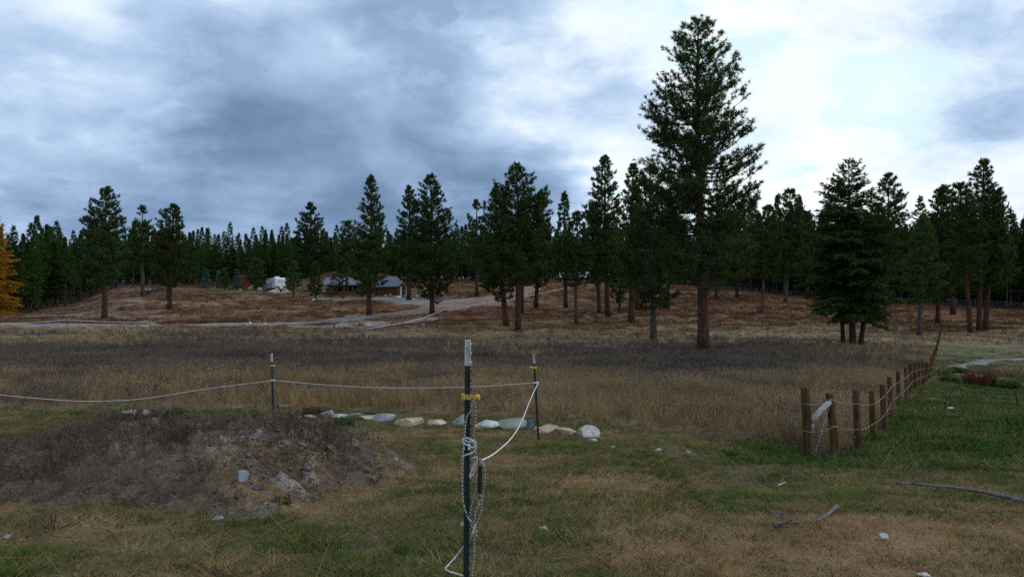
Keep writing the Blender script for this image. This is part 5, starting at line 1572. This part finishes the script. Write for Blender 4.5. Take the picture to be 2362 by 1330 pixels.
mb = MB(); mb.box((Lg / 2 + 0.2, 0.30, 1.05), (0.03, 0.12, 0.2)); mb.build('handle', M['white_plastic'], d_, False)
for y in (-1.5, 0.8):
    mb = MB(); mb.box((Lg / 2 + 0.16, y, 1.0), (0.1, 0.55, 1.9)); mb.build('stone_post', RM['white'], t, False)
for x, z in ((-Lg / 2 + .35, 1.6), (-Lg / 2 + .9, 1.0)):
    mb = MB(); mb.tube([(x, -Wg / 2 - .14, z), (x, -Wg / 2 - .2, z)], [0.14, 0.14], 10); mb.build('wall_ornament', M['white_plastic'], t)
gable_roof(t, Lg, Wg, 2.35, 4.0, M['metal_roof'], 0.75)
# log house behind the young trees
g = at(790, 682); s = g.y / F
Lh, Wh = 80 * s, 6.0
t = thing('log_house', g + Vector((0, Wh / 2 + 1.0, 0.0)), 'low log house with metal roof and covered porch half hidden by young trees', 'house', rz=radians(4))
mb = MB(); mb.box((0, 0, -0.25), (Lh + .4, Wh + 2.4, 0.6)); mb.build('foundation', M['concrete'], t, False)
mb = MB(); log_wall(mb, -Lh / 2, Lh / 2, -Wh / 2 + 1.6, 2.5, 0.12); log_wall(mb, -Lh / 2, Lh / 2, Wh / 2, 2.5, 0.12)
log_wall(mb, -Wh / 2 + 1.6, Wh / 2, -Lh / 2, 2.5, 0.12, 'y'); log_wall(mb, -Wh / 2 + 1.6, Wh / 2, Lh / 2, 2.5, 0.12, 'y')
gable_fill(mb, Lh / 2 - .02, Wh, 2.5, 3.8); gable_fill(mb, -Lh / 2 - .1, Wh, 2.5, 3.8)
mb.build('wall', M['log_dark'], t)
mb = MB(); log_wall(mb, -Lh / 2, Lh / 2, -Wh / 2 - 0.3, 1.0, 0.12); mb.build('porch_rail', M['log'], t)
mb = MB(); mb.box((-Lh / 2 + .6, -Wh / 2 - .55, 0.9), (1.4, 0.5, 1.8)); mb.build('porch_screen', M['log'], t, False)
for x in np.linspace(-Lh / 2 + .2, Lh / 2 - .2, 5):
    mb = MB(); mb.tube([(x, -Wh / 2 - 0.25, 0), (x, -Wh / 2 - 0.25, 2.5)], 0.13, 8); mb.build('porch_post', M['log'], t)
for x in (-2.6, 0.2, 2.8):
    window(t, x, -Wh / 2 + 1.44, 1.55, 1.2, 1.0)
gable_roof(t, Lh, Wh, 2.55, 3.9, M['metal_roof'], 0.7)
# cabin: gable end to the camera
g = at(549, 665); s = g.y / F
Wc, Lc = 34 * s, 4.5
t = thing('log_cabin', g + Vector((0, Lc / 2 + 0.3, 0.0)), 'small orange-brown log cabin with its gable end forward at the woods edge', 'cabin', rz=radians(90 + 19))
mb = MB(); mb.box((0, 0, -0.3), (Lc + .2, Wc + .2, 0.6)); mb.build('foundation', M['concrete'], t, False)
mb = MB(); log_wall(mb, -Lc / 2, Lc / 2, -Wc / 2, 2.1, 0.11); log_wall(mb, -Lc / 2, Lc / 2, Wc / 2, 2.1, 0.11)
log_wall(mb, -Wc / 2, Wc / 2, -Lc / 2, 2.1, 0.11, 'y'); log_wall(mb, -Wc / 2, Wc / 2, Lc / 2, 2.1, 0.11, 'y')
gable_fill(mb, Lc / 2 - .02, Wc, 2.1, 3.7); gable_fill(mb, -Lc / 2 - .1, Wc, 2.1, 3.7)
mb.build('wall', M['log'], t)
gable_roof(t, Lc, Wc, 2.15, 3.75, M['log_dark'], 0.45, 0.16)
window(t, -Lc / 2 - 0.14, 0.3, 1.4, 0.9, 0.8, 'x', -1)
# travel trailer
M['rv_white'] = plain('trailer_white', (0.78, 0.79, 0.82), 0.35, 0.5, var=0.04)
M['rv_grey'] = plain('trailer_grey', (0.16, 0.18, 0.22), 0.5)
M['stair_blue'] = plain('blue_grey_stair', (0.07, 0.12, 0.19), 0.6)
g = at(645, 672); s = g.y / F
t = thing('travel_trailer', g + Vector((0, 0.4, 0)), 'white travel trailer parked behind boulders at the woods edge', 'trailer', rz=radians(0))
yaw = radians(33)
def rvp(x, y, z):
    return (x * cos(yaw) - y * sin(yaw), x * sin(yaw) + y * cos(yaw), z)
wb, hb, zb, Lb = 24 * s, 2.25, 0.75, 6.2
def rv_box(c_, sz, nm, mat, par=None):
    mb = MB(); mb.box(rvp(*c_), sz, yaw); return mb.build(nm, mat, par or t, False)
mb = MB()
pr = [(0, zb), (0, zb + hb * .86), (0.10, zb + hb * .97), (0.3, zb + hb), (Lb - .3, zb + hb), (Lb, zb + hb * .9), (Lb, zb)]
v = [rvp(-wb / 2, y, z) for y, z in pr] + [rvp(wb / 2, y, z) for y, z in pr]
m_ = len(pr)
mb.add(v, [(k, (k + 1) % m_, m_ + (k + 1) % m_, m_ + k) for k in range(m_)], [(0, k + 1, k) for k in range(1, m_ - 1)] + [(m_, m_ + k, m_ + k + 1) for k in range(1, m_ - 1)])
mb.build('body', M['rv_white'], t, False)
rv_box((0, -0.012, zb + 0.23), (wb * .98, 0.03, 0.42), 'lower_panel', M['rv_grey'])
rv_box((0.12, -0.22, zb + 0.12), (0.55, 0.42, 0.55), 'gas_bottle_cover', M['rv_white'])
rv_box((-0.4, 1.0, zb + hb + .14), (0.85, 0.9, 0.26), 'air_conditioner', M['rv_white'])
dd = rv_box((-wb / 2 - 0.012, 2.1, zb + .95), (0.03, 0.75, 1.7), 'door', M['rv_white'])
rv_box((-wb / 2 - 0.03, 2.1, zb + 1.3), (0.02, 0.45, 0.7), 'pane', M['window'], dd)
ww = rv_box((-wb / 2 - 0.012, 1.0, zb + 1.45), (0.03, 0.4, 0.55), 'window', M['rv_grey'])
rv_box((-wb / 2 - 0.03, 1.0, zb + 1.45), (0.02, 0.3, 0.45), 'pane', M['window'], ww)
mb = MB()
for k in range(5):
    mb.tube([rvp(-0.35 + k * 0.2, -0.016, zb + 1.42 + (0.06 if k % 2 else -0.02)), rvp(-0.22 + k * 0.2, -0.016, zb + 1.46)], 0.035, 4)
mb.tube([rvp(-0.45, -0.016, zb + 1.33), rvp(0.65, -0.016, zb + 1.36)], 0.025, 4)
mb.build('emblem', M['rv_grey'], t)
for x in (-wb / 2 + .1, wb / 2 - .1):
    for y in (3.0, 3.9):
        mb = MB(); mb.tube([rvp(x - .1, y, 0.36), rvp(x + .1, y, 0.36)], 0.36, 16); wh = mb.build('wheel', M['black_plastic'], t)
mb = MB(); mb.box(rvp(0, 3, zb - 0.1), (wb * .7, Lb, 0.16), yaw); mb.build('chassis', M['rv_grey'], t, False)
for x in (-0.5, 0.5):
    mb = MB(); mb.tube([rvp(x, 0.2, -0.1), rvp(x, 0.2, zb)], 0.06, 6); mb.build('jack', M['rv_grey'], t)
st = thing('porch_stairs', g + Vector(rvp(-wb / 2 - 0.9, 2.0, 0)) + Vector((0, 0.4, 0)), 'blue-grey wooden steps with handrails leading up to the trailer door', 'stairs')
for k in range(4):
    mb = MB(); mb.box((-0.95 + k * 0.32, 0, 0.10 + k * 0.19), (0.34, 1.0, 0.06)); mb.build('step', M['stair_blue'], st, False)
mb = MB(); mb.box((0.55, 0, 0.78), (0.75, 1.1, 0.08)); mb.build('landing', M['stair_blue'], st, False)
for y in (-.52, .52):
    mb = MB(); mb.tube([(-1.1, y, 0.85), (0.2, y, 1.65), (0.9, y, 1.65)], 0.05, 6); mb.build('handrail', M['stair_blue'], st)
    mb = MB(); mb.tube([(-1.1, y, 0.0), (0.2, y, 0.75)], 0.07, 4); mb.build('stringer', M['stair_blue'], st)
    for x, z0, z1 in ((-1.1, -.1, .85), (-.45, .1, 1.25), (.2, -.1, 1.65), (.55, .8, 1.65), (.9, -.1, 1.65)):
        mb = MB(); mb.tube([(x, y, z0), (x, y, z1)], 0.045, 6); mb.build('baluster', M['stair_blue'], st)
# far metal barn
g = onY(1326, 216)
t = thing('metal_barn', g + Vector((0, 3, 0)), 'pale blue metal-roofed barn glimpsed between the pine trunks', 'barn', rz=radians(3))
mb = MB(); mb.box((0, 0, 0.7), (7.0, 5, 1.8)); mb.build('wall', plain('grey_wall', (0.12, 0.13, 0.13), 0.7), t, False)
gable_roof(t, 7.0, 5, 1.6, 3.0, plain('pale_blue_roof', (0.42, 0.50, 0.56), 0.4, 0.4, 0.2), 0.4)
# dark log pile on the left hillside
g0, g1 = at(336, 681), at(384, 669)
t = thing('log_pile', g0, 'dark heap of logs on the left hillside', 'log pile')
rs_ = np.random.RandomState(5)
for k in range(26):
    u = rs_.uniform(0, 1); c_ = g0.lerp(g1, u) - g0
    z_ = gz(c_.x + g0.x, c_.y + g0.y) - g0.z + rs_.uniform(0.1, 0.75)
    d = Vector((rs_.normal(0, 1), rs_.normal(0, .6), rs_.normal(0, 0.15))).normalized() * rs_.uniform(0.4, 0.8)
    mb = MB(); p = Vector((c_.x, c_.y + rs_.normal(0, .4), z_)); mb.tube([p - d, p, p + d], rs_.uniform(0.1, 0.17), 7)
    mb.build('log', RM['dark'], t)
# corral rails on the right
cg = [at(2070, 703, 60), at(2140, 704, 60), at(2205, 705, 60), at(2250, 706, 60), at(2362, 714, 60), at(2450, 716, 60)]
t = thing('corral_fence', cg[0], 'grey rail corral fence under the trees on the right', 'fence')
for k, g in enumerate(cg):
    mb = MB(); mb.tube([g - cg[0] + Vector((0, 0, -.2)), g - cg[0] + Vector((0, 0, 1.35))], 0.08, 7); mb.build('post', M['dead_wood'], t)
    if k:
        for h in (0.4, 0.8, 1.2):
            mb = MB(); mb.tube([cg[k - 1] - cg[0] + Vector((0, -.09, h)), g - cg[0] + Vector((0, -.09, h))], 0.035, 6); mb.build('rail', M['dead_wood'], t)
# white marker bags with sticks beside the driveway
for px, b, l_ in ((577, 749, 'white bag on a tilted stake beside the driveway, left one'), (612, 750, 'small white bag with upright stake beside the driveway, right one')):
    g = at(px, b)
    t = thing('marker_bag', g, l_, 'bag', 'white bags beside the driveway')
    mb = MB(); stone_mesh(mb, np.random.RandomState(px), (0.24, 0.22, 0.42 if px < 600 else 0.28), 0.2, 4); o = mb.build('bag', M['white_plastic'], t); o.location = (0, 0, 0.2); o.rotation_euler = (0, -0.4 if px < 600 else 0, 0)
    mb = MB(); mb.tube([(0, 0, 0), (-0.16 if px < 600 else 0.02, 0, 0.75)], 0.02, 5); mb.build('stake', M['pale_wood'], t)
g = at(803, 737)
mb = MB(); mb.tube([(0, 0, -0.1), (-0.04, 0, 0.8)], [0.025, 0.025], 6); o = mb.build('stake', M['pale_wood']); o.location = g
tag(o, 'thin pale stake standing beside the driveway left of the orange-trunked pine', 'stake')
